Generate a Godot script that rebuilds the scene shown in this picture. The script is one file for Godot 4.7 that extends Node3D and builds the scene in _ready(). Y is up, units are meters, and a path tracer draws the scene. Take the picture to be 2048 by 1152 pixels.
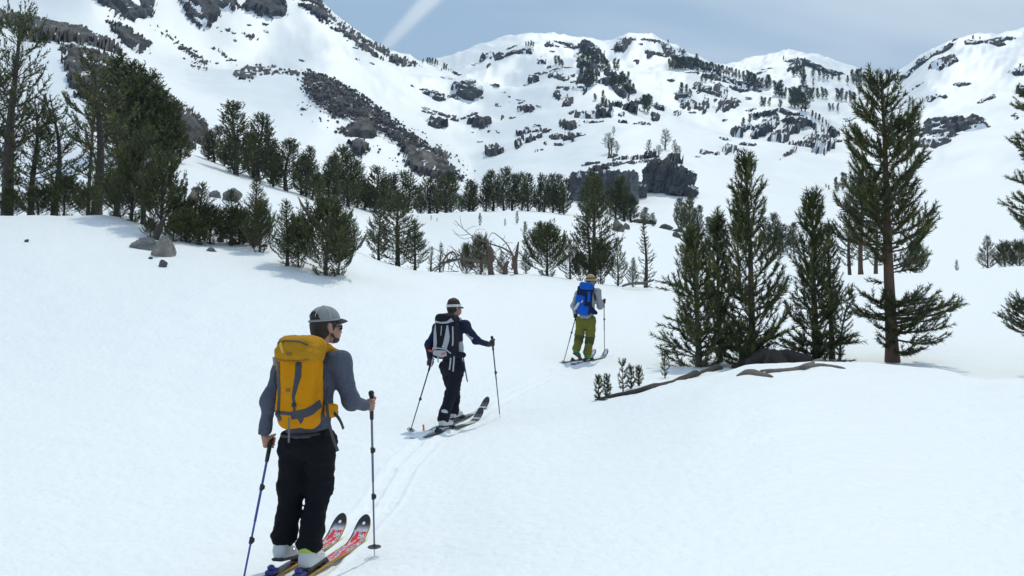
extends Node3D

const FPX := 1773.0            # focal length in photo pixels
const PITCH := 0.0698
var rng := RandomNumberGenerator.new()
var n_soft := FastNoiseLite.new()
var n_mid := FastNoiseLite.new()
var n_cell := FastNoiseLite.new()
var n_ridge := FastNoiseLite.new()
var view := Basis()
var used := {}
var M := {}
var clear_spots := []
var knolls := []
var tracks := []

func _ready() -> void:
	# camera, sky, sun, exposure
	view = Basis(Vector3.RIGHT, PITCH)
	var cam := Camera3D.new()
	cam.name = "camera"
	cam.fov = rad_to_deg(2.0 * atan(576.0 / FPX))
	cam.basis = view
	cam.near = 0.1
	cam.far = 3000.0
	add_child(cam)
	cam.current = true
	var env := Environment.new()
	env.background_mode = Environment.BG_SKY
	var sky := Sky.new()
	var sm := PanoramaSkyMaterial.new()
	sm.panorama = ImageTexture.create_from_image(sky_image())
	sky.sky_material = sm
	env.sky = sky
	env.background_energy_multiplier = 1.0
	env.tonemap_mode = Environment.TONE_MAPPER_LINEAR
	env.tonemap_exposure = 0.472
	env.sdfgi_enabled = true
	env.ssao_enabled = true
	env.ssil_enabled = true
	env.fog_enabled = true
	env.fog_density = 0.00025
	env.fog_light_color = Color(0.62, 0.75, 0.92)
	var we := WorldEnvironment.new()
	we.name = "surroundings"
	we.environment = env
	add_child(we)
	var sun := DirectionalLight3D.new()
	sun.name = "sun"
	sun.light_energy = 1.38
	sun.light_color = Color(1.0, 0.98, 0.9)
	sun.light_angular_distance = 0.5
	sun.shadow_enabled = true
	var el := deg_to_rad(61.0)
	var az := deg_to_rad(22.0)            # to the right of straight ahead
	sun.look_at_from_position(Vector3.ZERO, -Vector3(sin(az) * cos(el), sin(el), -cos(az) * cos(el)), Vector3.UP)
	add_child(sun)

	rng.seed = 11
	n_soft.seed = 3; n_soft.frequency = 0.02; n_soft.fractal_octaves = 3
	n_mid.seed = 8; n_mid.frequency = 0.02; n_mid.fractal_octaves = 4
	n_cell.seed = 21; n_cell.noise_type = FastNoiseLite.TYPE_CELLULAR; n_cell.frequency = 1.0; n_cell.cellular_return_type = FastNoiseLite.RETURN_CELL_VALUE
	n_ridge.seed = 4; n_ridge.fractal_type = FastNoiseLite.FRACTAL_RIDGED; n_ridge.frequency = 1.0; n_ridge.fractal_octaves = 4
	materials()
	lay_land()
	raise_knolls()
	lay_tracks()
	snow_ground()
	skiers()
	far_rocks()
	cliffs()
	make_protos()
	near_pines()
	crest_trees()
	tree_rows()
	far_trees()
	details()
	tell_apart()

# ------------------------------------------------------------------ naming
func numbered(called: String) -> String:
	var n: int = used.get(called, -1) + 1
	used[called] = n
	return called if n == 0 else "%s_%03d" % [called, n]

func tag(o: Node, label: String, category: String, group := "") -> void:
	o.set_meta("label", label)
	o.set_meta("category", category)
	if group != "":
		o.set_meta("group", group)

func thing(called: String, label: String, category: String, at := Vector3.ZERO, group := "") -> Node3D:
	var o := Node3D.new()
	o.name = numbered(called)
	add_child(o, true)
	o.position = at
	tag(o, label, category, group)
	return o

func part(called: String, mesh: Mesh, mat: Material, parent: Node) -> MeshInstance3D:
	var o := MeshInstance3D.new()
	o.name = numbered(called) if parent == self else called
	o.mesh = mesh
	o.material_override = mat
	parent.add_child(o, true)
	return o

func struct(called: String, mesh: Mesh, mat: Material) -> MeshInstance3D:
	var o := part(called, mesh, mat, self)
	o.set_meta("kind", "structure")
	return o

func mat(c: Color, rough := 0.8, vertex := false) -> StandardMaterial3D:
	var m := StandardMaterial3D.new()
	m.albedo_color = c.linear_to_srgb()
	m.roughness = rough
	m.vertex_color_use_as_albedo = vertex
	m.cull_mode = BaseMaterial3D.CULL_DISABLED
	return m

# ------------------------------------------------------------------ mesh builder
class MB:
	var v := PackedVector3Array()
	var c := PackedColorArray()
	var uv := PackedVector2Array()
	var idx := PackedInt32Array()
	var col := Color.WHITE
	func vert(p: Vector3) -> int:
		v.append(p)
		c.append(col)
		return v.size() - 1
	func tri(a: int, b: int, d: int) -> void:   # counter-clockwise seen from outside
		idx.append(a); idx.append(d); idx.append(b)
	func quad(a: int, b: int, d: int, e: int) -> void:
		tri(a, b, d); tri(a, d, e)
	func face(p: Vector3, q: Vector3, r: Vector3) -> void:
		var i := vert(p); vert(q); vert(r)
		tri(i, i + 1, i + 2)
	func tube(pts: Array, rad: Array, sides := 6, caps := true) -> void:
		var n := pts.size()
		var up := Vector3(0.13, 0.31, 0.94).normalized()
		var first := v.size()
		for i in n:
			var p: Vector3 = pts[i]
			var d: Vector3 = (pts[mini(i + 1, n - 1)] - pts[maxi(i - 1, 0)])
			d = d.normalized() if d.length() > 1e-9 else Vector3.UP
			var s := d.cross(up)
			if s.length() < 0.05:
				s = d.cross(Vector3.RIGHT)
			s = s.normalized()
			var t := s.cross(d).normalized()
			up = -t if t.dot(up) < 0 else t
			t = up
			s = d.cross(t).normalized()
			for k in sides:
				var g := TAU * k / sides
				vert(p + (s * cos(g) + t * sin(g)) * float(rad[i]))
		for i in n - 1:
			for k in sides:
				var a := first + i * sides + k
				var b := first + i * sides + (k + 1) % sides
				quad(a, a + sides, b + sides, b)
		if caps:
			for e in 2:
				var ring := first + (n - 1) * sides * e
				var m := vert(pts[(n - 1) * e])
				for k in sides:
					if e == 0:
						tri(m, ring + k, ring + (k + 1) % sides)
					else:
						tri(m, ring + (k + 1) % sides, ring + k)
	func box(t: Transform3D, size: Vector3, bev := 0.0) -> void:
		# a box with chamfered edges: two rings at each of four levels
		var h := size * 0.5
		var b := minf(bev, minf(h.x, minf(h.y, h.z)) * 0.9)
		var rings := []
		for lv in [[-h.y, b], [-h.y + b, 0.0], [h.y - b, 0.0], [h.y, b]]:
			var ins: float = lv[1]
			var hx := h.x - ins
			var hz := h.z - ins
			var y: float = lv[0]
			var ring := []
			for q in [[hx - b, hz], [hx, hz - b], [hx, -hz + b], [hx - b, -hz], [-hx + b, -hz], [-hx, -hz + b], [-hx, hz - b], [-hx + b, hz]]:
				ring.append(vert(t * Vector3(q[0], y, q[1])))
			rings.append(ring)
		for i in 3:
			for k in 8:
				quad(rings[i][k], rings[i][(k + 1) % 8], rings[i + 1][(k + 1) % 8], rings[i + 1][k])
		for k in range(1, 7):
			tri(rings[0][0], rings[0][k + 1], rings[0][k])
			tri(rings[3][0], rings[3][k], rings[3][k + 1])
	func commit(smooth := true, colors := false) -> ArrayMesh:
		var a := []
		a.resize(Mesh.ARRAY_MAX)
		a[Mesh.ARRAY_VERTEX] = v
		a[Mesh.ARRAY_INDEX] = idx
		if colors:
			a[Mesh.ARRAY_COLOR] = c
		if uv.size() == v.size():
			a[Mesh.ARRAY_TEX_UV] = uv
		if smooth:
			var n := PackedVector3Array()
			n.resize(v.size())
			for i in range(0, idx.size(), 3):
				var p := v[idx[i]]
				var f := (v[idx[i + 2]] - p).cross(v[idx[i + 1]] - p)
				n[idx[i]] += f; n[idx[i + 1]] += f; n[idx[i + 2]] += f
			for i in n.size():
				n[i] = n[i].normalized() if n[i].length_squared() > 1e-24 else Vector3.UP
			a[Mesh.ARRAY_NORMAL] = n
		var m := ArrayMesh.new()
		m.add_surface_from_arrays(Mesh.PRIMITIVE_TRIANGLES, a)
		return m

# ------------------------------------------------------------------ the lie of the land
# Lines along the slope that the snow follows, each [across, height, distance]; across and height as the photo shows them (pixels), distance in metres.
var knots := [
	["h", [-900, -1.62, 0.7], [2950, -1.62, 0.7]],
	["h", [-900, -1.75, 4.5], [0, -1.64, 4.5], [620, -1.54, 4.5], [1024, -1.48, 4.5], [1500, -1.4, 4.5], [2048, -1.33, 4.5], [2950, -1.3, 4.5]],
	["h", [-900, -1.4, 7], [0, -1.42, 7], [620, -1.49, 7], [880, -1.4, 7], [1024, -1.28, 7], [1300, -1.12, 7], [1600, -0.98, 7], [2048, -0.9, 7], [2950, -0.9, 7]],
	["h", [-900, -0.7, 11], [0, -0.85, 11], [620, -1.12, 11], [880, -1.1, 11], [1024, -1.05, 11], [1190, -0.92, 11], [1300, -0.72, 11], [1440, -0.43, 11], [1600, -0.31, 11], [1800, -0.31, 11], [2048, -0.42, 11], [2950, -0.4, 11]],
	["h", [-900, -0.4, 12.5], [0, -0.6, 12.5], [620, -1.02, 12.5], [880, -0.99, 12.5], [1024, -0.93, 12.5], [1190, -0.74, 12.5], [1300, -0.55, 12.5], [1440, -0.32, 12.5], [1500, -0.21, 12.5], [1700, -0.18, 12.5], [1800, -0.22, 12.5], [1900, -0.31, 12.5], [1960, -0.43, 12.5], [2048, -0.42, 12.5], [2950, -0.4, 12.5]],
	["h", [-900, 0.3, 15], [0, 0.1, 15], [620, -0.5, 15], [880, -0.6, 15], [1024, -0.62, 15], [1190, -0.6, 15], [1300, -0.55, 15], [1440, -0.46, 15], [1500, -0.5, 15], [1700, -0.48, 15], [1900, -0.62, 15], [2048, -0.6, 15], [2950, -0.5, 15]],
	["h", [-900, 1.6, 18.5], [0, 1.2, 18.5], [300, 0.95, 18.5], [620, 0.55, 18.5], [880, 0.2, 18.5], [1024, -0.02, 18.5], [1175, -0.25, 18.5], [1300, -0.3, 18.5], [1440, -0.28, 18.5], [1600, -0.26, 18.5], [1785, -0.24, 18.5], [1950, -0.32, 18.5], [2048, -0.28, 18.5], [2950, -0.2, 18.5]],
	["h", [-900, 3.8, 26], [0, 3.6, 26], [300, 3.0, 26], [620, 2.35, 26], [880, 1.6, 26], [1024, 1.2, 26], [1175, 0.9, 26], [1300, 0.75, 26], [1600, 0.8, 26], [2048, 1.0, 26], [2950, 1.2, 26]],
	["p", [-900, 424, 32], [0, 432, 30], [200, 432, 30], [330, 465, 29], [430, 488, 29], [540, 495, 29], [620, 498, 29], [700, 505, 30], [770, 525, 31], [850, 543, 32], [950, 549, 34], [1050, 547, 35], [1150, 560, 36], [1280, 576, 37], [1350, 577, 37], [1440, 572, 38], [1700, 551, 40], [1850, 545, 41], [2048, 533, 42], [2950, 505, 42]],
	["p", [-900, 424, 40], [0, 442, 36], [200, 442, 36], [330, 440, 36], [430, 440, 36], [540, 450, 36], [620, 470, 36], [700, 495, 37], [770, 530, 37], [850, 552, 38], [950, 556, 40], [1050, 556, 41], [1150, 566, 42], [1280, 580, 43], [1440, 580, 44], [1700, 560, 46], [2048, 543, 48], [2950, 515, 48]],
	["p", [-900, 340, 60], [0, 380, 55], [200, 370, 50], [330, 360, 50], [430, 380, 50], [540, 405, 50], [620, 430, 52], [700, 450, 55], [770, 480, 60], [850, 490, 65], [1000, 480, 65], [1130, 480, 65], [1280, 505, 65], [1440, 540, 65], [1700, 545, 70], [2048, 528, 75], [2950, 490, 75]],
	["p", [-900, 200, 80], [0, 290, 75], [200, 280, 70], [330, 297, 70], [430, 330, 75], [540, 368, 80], [620, 390, 85], [700, 412, 90], [760, 425, 95], [840, 429, 100], [950, 424, 100], [1000, 420, 100], [1130, 430, 100], [1250, 445, 100], [1350, 462, 100], [1440, 485, 100], [1550, 510, 105], [1700, 520, 110], [2048, 480, 120], [2950, 420, 120]],
	["p", [-900, 100, 110], [0, 240, 105], [200, 255, 105], [330, 280, 108], [430, 318, 110], [540, 360, 115], [620, 386, 120], [700, 414, 125], [840, 432, 130], [1000, 426, 130], [1130, 432, 130], [1250, 444, 130], [1440, 440, 130], [1700, 460, 140], [2048, 420, 150], [2950, 340, 150]],
	["p", [-900, -150, 160], [0, 60, 150], [130, 95, 150], [230, 116, 150], [300, 163, 155], [360, 203, 160], [410, 243, 165], [440, 290, 170], [480, 305, 180], [600, 330, 190], [750, 370, 210], [900, 385, 220], [1000, 372, 220], [1130, 355, 220], [1250, 330, 220], [1400, 350, 220], [1560, 375, 230], [1700, 390, 240], [2048, 350, 240], [2950, 250, 240]],
	["p", [-900, -250, 220], [0, 50, 260], [130, 72, 270], [230, 95, 280], [300, 135, 290], [360, 150, 300], [410, 150, 310], [470, 142, 315], [540, 140, 315], [600, 142, 310], [650, 150, 300], [700, 182, 295], [790, 240, 280], [850, 285, 270], [900, 330, 260], [940, 362, 255], [1000, 310, 300], [1100, 290, 300], [1250, 260, 300], [1400, 290, 300], [1560, 325, 300], [1700, 340, 300], [2048, 280, 300], [2950, 150, 300]],
	["p", [-900, -400, 300], [0, 20, 300], [130, 45, 300], [230, 70, 310], [300, 100, 330], [400, 115, 350], [470, 145, 360], [600, 145, 370], [700, 187, 360], [790, 235, 360], [850, 262, 360], [900, 285, 360], [940, 285, 370], [1000, 255, 400], [1100, 215, 400], [1250, 200, 420], [1400, 245, 400], [1560, 265, 400], [1700, 270, 420], [2048, 200, 400], [2950, 20, 400]],
	["p", [-900, -900, 450], [0, -350, 450], [300, -250, 450], [500, -90, 480], [600, -30, 500], [640, 0, 500], [700, 55, 510], [740, 85, 520], [790, 108, 530], [845, 128, 540], [872, 132, 550], [900, 128, 600], [940, 112, 620], [1000, 92, 640], [1050, 84, 650], [1110, 86, 650], [1170, 90, 650], [1222, 95, 660], [1250, 82, 690], [1270, 78, 700], [1310, 85, 690], [1350, 100, 680], [1400, 120, 670], [1450, 131, 670], [1480, 133, 700], [1520, 125, 750], [1560, 119, 750], [1600, 118, 750], [1650, 130, 740], [1700, 148, 740], [1745, 158, 740], [1785, 156, 700], [1810, 140, 650], [1840, 118, 600], [1880, 98, 580], [1950, 78, 560], [2000, 73, 550], [2048, 66, 550], [2300, 20, 520], [2950, -150, 500]],
	["p", [-900, -500, 700], [0, -100, 700], [640, 120, 760], [845, 215, 800], [1270, 190, 950], [1600, 220, 1000], [1785, 240, 950], [2048, 180, 850], [2950, 60, 800]],
	["p", [-900, 100, 1300], [640, 300, 1300], [1270, 400, 1400], [2950, 300, 1300]],
]
const CSTEP := 0.25
const CMAX := 47.0
var NC := 0
var NK := 0
var KR := PackedFloat32Array()
var KH := PackedFloat32Array()
var KM := PackedFloat32Array()

func ray(px: float, py: float) -> Vector3:     # direction whose depth is 1
	var r := view * Vector3((px - 1024.0) / FPX, (576.0 - py) / FPX, -1.0)
	return r / -r.z

func at(px: float, py: float, d: float) -> Vector3:
	return ray(px, py) * d

func pixel(p: Vector3) -> Vector2:
	var q := view.inverse() * p
	return Vector2(1024.0 + FPX * q.x / -q.z, 576.0 - FPX * q.y / -q.z)

func slopes(x: PackedFloat32Array, y: PackedFloat32Array) -> PackedFloat32Array:
	var n := x.size()
	var m := PackedFloat32Array()
	m.resize(n)
	for i in n:
		if i == 0 or i == n - 1:
			var j := mini(i, n - 2)
			m[i] = (y[j + 1] - y[j]) / maxf(x[j + 1] - x[j], 1e-6)
			continue
		var a := (y[i] - y[i - 1]) / maxf(x[i] - x[i - 1], 1e-6)
		var b := (y[i + 1] - y[i]) / maxf(x[i + 1] - x[i], 1e-6)
		m[i] = 0.0 if a * b <= 0.0 else 2.0 * a * b / (a + b)
	return m

func herm(x0: float, x1: float, y0: float, y1: float, m0: float, m1: float, x: float) -> float:
	var w := maxf(x1 - x0, 1e-6)
	var t := clampf((x - x0) / w, 0.0, 1.0)
	var t2 := t * t
	var t3 := t2 * t
	return (2 * t3 - 3 * t2 + 1) * y0 + (t3 - 2 * t2 + t) * w * m0 + (3 * t2 - 2 * t3) * y1 + (t3 - t2) * w * m1

func lay_land() -> void:
	NK = knots.size()
	NC = int(2 * CMAX / CSTEP) + 1
	KR.resize(NC * NK); KH.resize(NC * NK); KM.resize(NC * NK)
	for k in NK:
		var xs := PackedFloat32Array()
		var rs := PackedFloat32Array()
		var hs := PackedFloat32Array()
		var rows: Array = knots[k]
		for i in range(1, rows.size()):
			var e: Array = rows[i]
			var d: float = e[2]
			if rows[0] == "h":
				xs.append(rad_to_deg(atan((e[0] - 1024.0) / FPX)))
				hs.append(e[1])
			else:
				var p := at(e[0], e[1], d)
				xs.append(rad_to_deg(atan(p.x / d)))
				hs.append(p.y)
			rs.append(d)
		var mr := slopes(xs, rs)
		var mh := slopes(xs, hs)
		var j := 0
		for cidx in NC:
			var a := clampf(-CMAX + cidx * CSTEP, xs[0], xs[-1])
			while j < xs.size() - 2 and a > xs[j + 1]:
				j += 1
			KR[cidx * NK + k] = herm(xs[j], xs[j + 1], rs[j], rs[j + 1], mr[j], mr[j + 1], a)
			KH[cidx * NK + k] = herm(xs[j], xs[j + 1], hs[j], hs[j + 1], mh[j], mh[j + 1], a)
	# soften how the far lines change from one bearing to the next
	for k in range(9, NK):
		var wd: int = 2 if k == 16 else (1 if k == 14 else 5)
		for rep in 2:
			var wr := PackedFloat32Array()
			var wh := PackedFloat32Array()
			for cidx in NC:
				wr.append(KR[cidx * NK + k])
				wh.append(KH[cidx * NK + k])
			for cidx in NC:
				var sr := 0.0
				var sh := 0.0
				for w in range(-wd, wd + 1):
					sr += wr[clampi(cidx + w, 0, NC - 1)]
					sh += wh[clampi(cidx + w, 0, NC - 1)]
				KR[cidx * NK + k] = sr / (2 * wd + 1)
				KH[cidx * NK + k] = sh / (2 * wd + 1)
	for cidx in NC:
		var m := slopes(KR.slice(cidx * NK, cidx * NK + NK), KH.slice(cidx * NK, cidx * NK + NK))
		for k in NK:
			KM[cidx * NK + k] = m[k]

func col_h(cidx: int, rho: float) -> float:
	var o := cidx * NK
	if rho >= KR[o + NK - 1]:
		return KH[o + NK - 1]
	var k := o
	if rho > KR[o + 9]:
		k = o + 9
	while k < o + NK - 2 and rho > KR[k + 1]:
		k += 1
	return herm(KR[k], KR[k + 1], KH[k], KH[k + 1], KM[k], KM[k + 1], maxf(rho, KR[o]))

func ripple(x: float, z: float, rho: float) -> float:
	var s := n_soft.get_noise_2d(x * 12.0, z * 12.0) * 0.045 * clampf((rho - 3.0) / 10.0, 0.25, 1.0)
	if rho > 30.0:
		s += n_soft.get_noise_2d(x * 2.2 + 300.0, z * 2.2) * 0.5 * smoothstep(30.0, 120.0, rho)
	if rho > 150.0:
		s += n_mid.get_noise_2d(x * 0.8, z * 0.8) * 2.2 * smoothstep(150.0, 380.0, rho)
	if rho > 350.0:
		s += (n_ridge.get_noise_2d(x * 0.011, z * 0.011) - 0.1) * 5.0 * smoothstep(350.0, 560.0, rho)
	if rho > 140.0:
		for q in knolls:
			var e: float = Vector2(x - q[0], z - q[1]).length_squared() / (q[2] * q[2])
			if e < 5.0:
				s += q[3] * exp(-e)
		return s
	for q in clear_spots:
		var e: float = Vector2(x - q[0], z - q[1]).length_squared() / (q[2] * q[2])
		if e < 6.0:
			s += q[3] * exp(-e)
	return s

func ground(x: float, z: float) -> float:
	var a := rad_to_deg(atan2(x, -z))
	var r := sqrt(x * x + z * z)
	var ac := clampf(a, -CMAX, CMAX)
	var rho := r * cos(deg_to_rad(ac))
	var f := (ac + CMAX) / CSTEP
	var i := clampi(int(f), 0, NC - 2)
	var h := lerpf(col_h(i, rho), col_h(i + 1, rho), f - i) + ripple(x, z, rho)
	if absf(a) > CMAX:
		var w := smoothstep(55.0, 140.0, absf(a))
		h = lerpf(h, -1.62 - 0.1 * minf(r, 350.0), w)
	return h

func set_down(x: float, z: float) -> Vector3:
	return Vector3(x, ground(x, z), z)

func incline(x: float, z: float, e := 0.4) -> Vector3:
	return Vector3(ground(x - e, z) - ground(x + e, z), 2 * e, ground(x, z - e) - ground(x, z + e)).normalized()

func hit(px: float, py: float, from := 3.0, to := 1200.0) -> Vector3:   # where a line of sight meets the ground
	var r := ray(px, py)
	var d := from
	var last := d
	while d < to:
		if r.y * d < ground(r.x * d, -d):
			var lo := last
			var hi := d
			for i in 10:
				var m := (lo + hi) * 0.5
				if r.y * m < ground(r.x * m, -m):
					hi = m
				else:
					lo = m
			return r * hi
		last = d
		d *= 1.008
	return r * to

func raise_knolls() -> void:      # swellings and hollows of the far slopes: [px, py, radius and height in pixels there]
	var list := []
	for q in [[1180, 190, 60, 24], [1110, 255, 45, 14], [1215, 230, 40, 14], [1145, 130, 50, 12], [1560, 245, 60, 26], [1640, 255, 35, 16], [1420, 195, 60, 18], [1370, 210, 40, 12], [940, 180, 45, 14], [880, 185, 35, 12],
			[880, 245, 30, 10], [960, 245, 25, 10], [1030, 150, 60, -14], [1040, 260, 60, -14], [1480, 260, 60, -16], [1330, 200, 40, -14], [1330, 130, 50, -10], [1520, 170, 50, -10], [1900, 245, 60, 12], [1800, 330, 90, -16], [1960, 320, 90, 10],
			[560, 80, 80, -16], [430, 60, 60, 12], [700, 120, 70, 8]]:
		var c := hit(q[0], q[1], 240.0)
		if c.length() < 1000.0:
			var s := -c.z / FPX
			list.append([c.x, c.z, q[2] * s * 1.3, q[3] * s])
	knolls = list

func lay_tracks() -> void:       # the grooves that the skis have left, from skier to skier
	for o in [-0.1, 0.1]:
		var last := Vector2.INF
		for q in [[400, 1330], [560, 1190], [640, 1118], [760, 1010], [800, 940], [850, 888], [905, 856], [985, 810], [1060, 770], [1120, 742], [1180, 721], [1236, 698]]:
			var p := hit(q[0], q[1], 3.0)
			var t := Vector2(p.x + o, p.z + 0.25 * o)
			if last != Vector2.INF:
				tracks.append([last, t])
			last = t

func snow_ground() -> void:
	var angles := PackedFloat32Array()
	var a := -180.0
	while a < 180.0:
		angles.append(a)
		a += 0.1 if absf(a + 0.001) < 35.0 else (0.5 if absf(a) < 47.0 else 3.0)
	var radii := PackedFloat32Array()
	var r := 0.7
	while r < 1300.0:
		radii.append(r)
		r *= (1.010 if r > 4.0 and r < 22.0 else 1.018) if r < 50.0 else 1.011
	var mb := MB.new()
	var nr := radii.size()
	var na := angles.size()
	mb.v.resize(na * nr + 1)
	mb.c.resize(0)
	for i in na:
		var g := deg_to_rad(angles[i])
		var s := sin(g)
		var co := cos(g)
		var k := cos(deg_to_rad(clampf(angles[i], -CMAX, CMAX)))
		for j in nr:
			var rr := radii[j] / k
			var p := set_down(rr * s, -rr * co)
			if rr < 45.0 and absf(angles[i]) < 40.0:
				p.y += n_mid.get_noise_2d(p.x * 60.0 + p.z * 25.0, p.z * 95.0) * 0.016 * clampf(rr / 12.0, 0.3, 1.0) + n_soft.get_noise_2d(p.x * 45.0 + 50.0, p.z * 75.0) * 0.018 * clampf(rr / 12.0, 0.2, 1.0)
				for q in tracks:
					var e := Geometry2D.get_closest_point_to_segment(Vector2(p.x, p.z), q[0], q[1]).distance_to(Vector2(p.x, p.z))
					if e < 0.14:
						p.y -= 0.018 * smoothstep(0.09, 0.04, e) - 0.010 * smoothstep(0.05, 0.09, e) * smoothstep(0.14, 0.09, e)
			mb.v[i * nr + j] = p
	mb.v[na * nr] = Vector3(0, -1.62, 0)
	for i in na:
		var i2 := (i + 1) % na
		for j in nr - 1:
			mb.quad(i * nr + j, i2 * nr + j, i2 * nr + j + 1, i * nr + j + 1)
		mb.tri(na * nr, i2 * nr, i * nr)
	struct("snow_ground", mb.commit(true), M.snow)

func sky_image() -> Image:
	var w := 2048
	var h := 1024
	var im := Image.create(w, h, false, Image.FORMAT_RGBF)
	var nz := FastNoiseLite.new()
	nz.seed = 5
	nz.noise_type = FastNoiseLite.TYPE_SIMPLEX_SMOOTH
	nz.fractal_octaves = 5
	nz.frequency = 1.0
	var c0 := ray(868, -10).normalized()
	var c1 := ray(768, 95).normalized()
	var pl := c0.cross(c1).normalized()
	var along := (c1 - c0).normalized()
	var mid := (c0 + c1).normalized()
	for j in h:
		var el := PI * (0.5 - (j + 0.5) / h)
		var y := sin(el)
		if y < -0.02:
			for i in w:
				im.set_pixel(i, j, Color(0.8, 0.9, 1.0))
			continue
		var ce := cos(el)
		for i in w:
			var az := TAU * (i + 0.5) / w            # u = 0 looks along -z
			var d := Vector3(sin(az) * ce, y, -cos(az) * ce)
			var t := pow(clampf(1.0 - y, 0.0, 1.0), 1.7)
			var c := Color(0.38, 0.74, 1.24).lerp(Color(1.44, 1.80, 2.08), t)
			var q := Vector3(d.x, 0, d.z) / (y + 0.22)
			var f := nz.get_noise_3d(q.x * 0.35 - q.z * 0.25, q.z * 0.9 + q.x * 0.2 + 3.0, 1.7) * 0.5 + 0.5
			var f2 := nz.get_noise_3d(q.x * 0.9 - q.z * 0.5, q.z * 3.4 + q.x * 0.9 - 4.0, 7.1) * 0.5 + 0.5
			var cl := clampf((f * 0.7 + f2 * 0.3 - 0.42) * 3.2, 0.0, 1.0) * 0.7
			# the sky is milkier towards the right of the valley
			cl = clampf(cl + 0.25 * smoothstep(-0.1, 0.6, d.x) * (0.5 + f2), 0.0, 0.8)
			c = c.lerp(Color(2.02, 2.22, 2.32), cl)
			var off := absf(d.dot(pl))
			if off < 0.03 and d.dot(mid) > 0.5:
				var run := (d - mid).dot(along)
				var wd := lerpf(0.017, 0.0065, smoothstep(-0.12, 0.07, run))
				var e := smoothstep(wd, wd * 0.35, off) * (0.65 + 0.5 * f2) * smoothstep(0.12, 0.0, run)
				c = c.lerp(Color(2.15, 2.3, 2.4), clampf(e * 0.55, 0, 0.8))
			im.set_pixel(i, j, c)
	return im

func noise_map(freq: float, strength: float, size := 512, octaves := 4) -> Texture2D:
	var n := FastNoiseLite.new()
	n.seed = int(freq * 1000) + 2
	n.frequency = freq
	n.fractal_octaves = octaves
	var t := NoiseTexture2D.new()
	t.width = size; t.height = size
	t.seamless = true
	t.as_normal_map = true
	t.bump_strength = strength
	t.noise = n
	return t

func materials() -> void:
	var s := mat(Color(0.868, 0.9, 0.922), 0.5)
	s.metallic_specular = 0.35
	s.normal_enabled = true
	s.normal_texture = noise_map(0.03, 5.0)
	s.normal_scale = 0.6
	s.uv1_triplanar = true
	s.uv1_world_triplanar = true
	s.uv1_scale = Vector3(0.45, 0.45, 0.45)
	M.snow = s
	M.bark = mat(Color(0.075, 0.062, 0.052), 0.9)
	M.bark_red = mat(Color(0.12, 0.072, 0.05), 0.9)
	for m in [M.bark, M.bark_red]:
		m.normal_enabled = true
		m.normal_texture = noise_map(0.06, 8.0, 256)
		m.uv1_triplanar = true
		m.uv1_scale = Vector3(3.0, 0.8, 3.0)
	M.needles = mat(Color.WHITE, 0.55, true)
	M.needles.backlight_enabled = true
	M.needles.backlight = Color(0.28, 0.28, 0.28)
	M.leaf = M.needles
	M.rock = mat(Color.WHITE, 0.9, true)

# ------------------------------------------------------------------ rock
var ROCK := Color(0.042, 0.044, 0.047)
var SNOW := Color(0.85, 0.885, 0.925)

func rock_tone(p: Vector3, grain: float, ribs: float, warm := 0.0) -> Color:
	var q := p / grain
	var t := n_soft.get_noise_3d(q.x * 34.0, q.y * 34.0 * ribs, q.z * 34.0 * ribs) * 1.1 + n_cell.get_noise_3d(q.x * 1.1, q.y * 1.1 * ribs, q.z * 1.1 * ribs) * 0.35 + n_soft.get_noise_3d(q.x * 9.0, q.y * 9.0, q.z * 9.0 + 30.0) * 0.7
	var c := ROCK * clampf(1.05 + t, 0.35, 2.6)
	c = c.lerp(Color(0.17, 0.14, 0.10) * clampf(1.0 + t, 0.4, 1.8), warm * clampf(0.5 + n_soft.get_noise_3d(q.z * 14.0, q.x * 14.0, q.y * 14.0) * 1.5, 0.0, 1.0))
	c.a = 1.0
	return c

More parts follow.
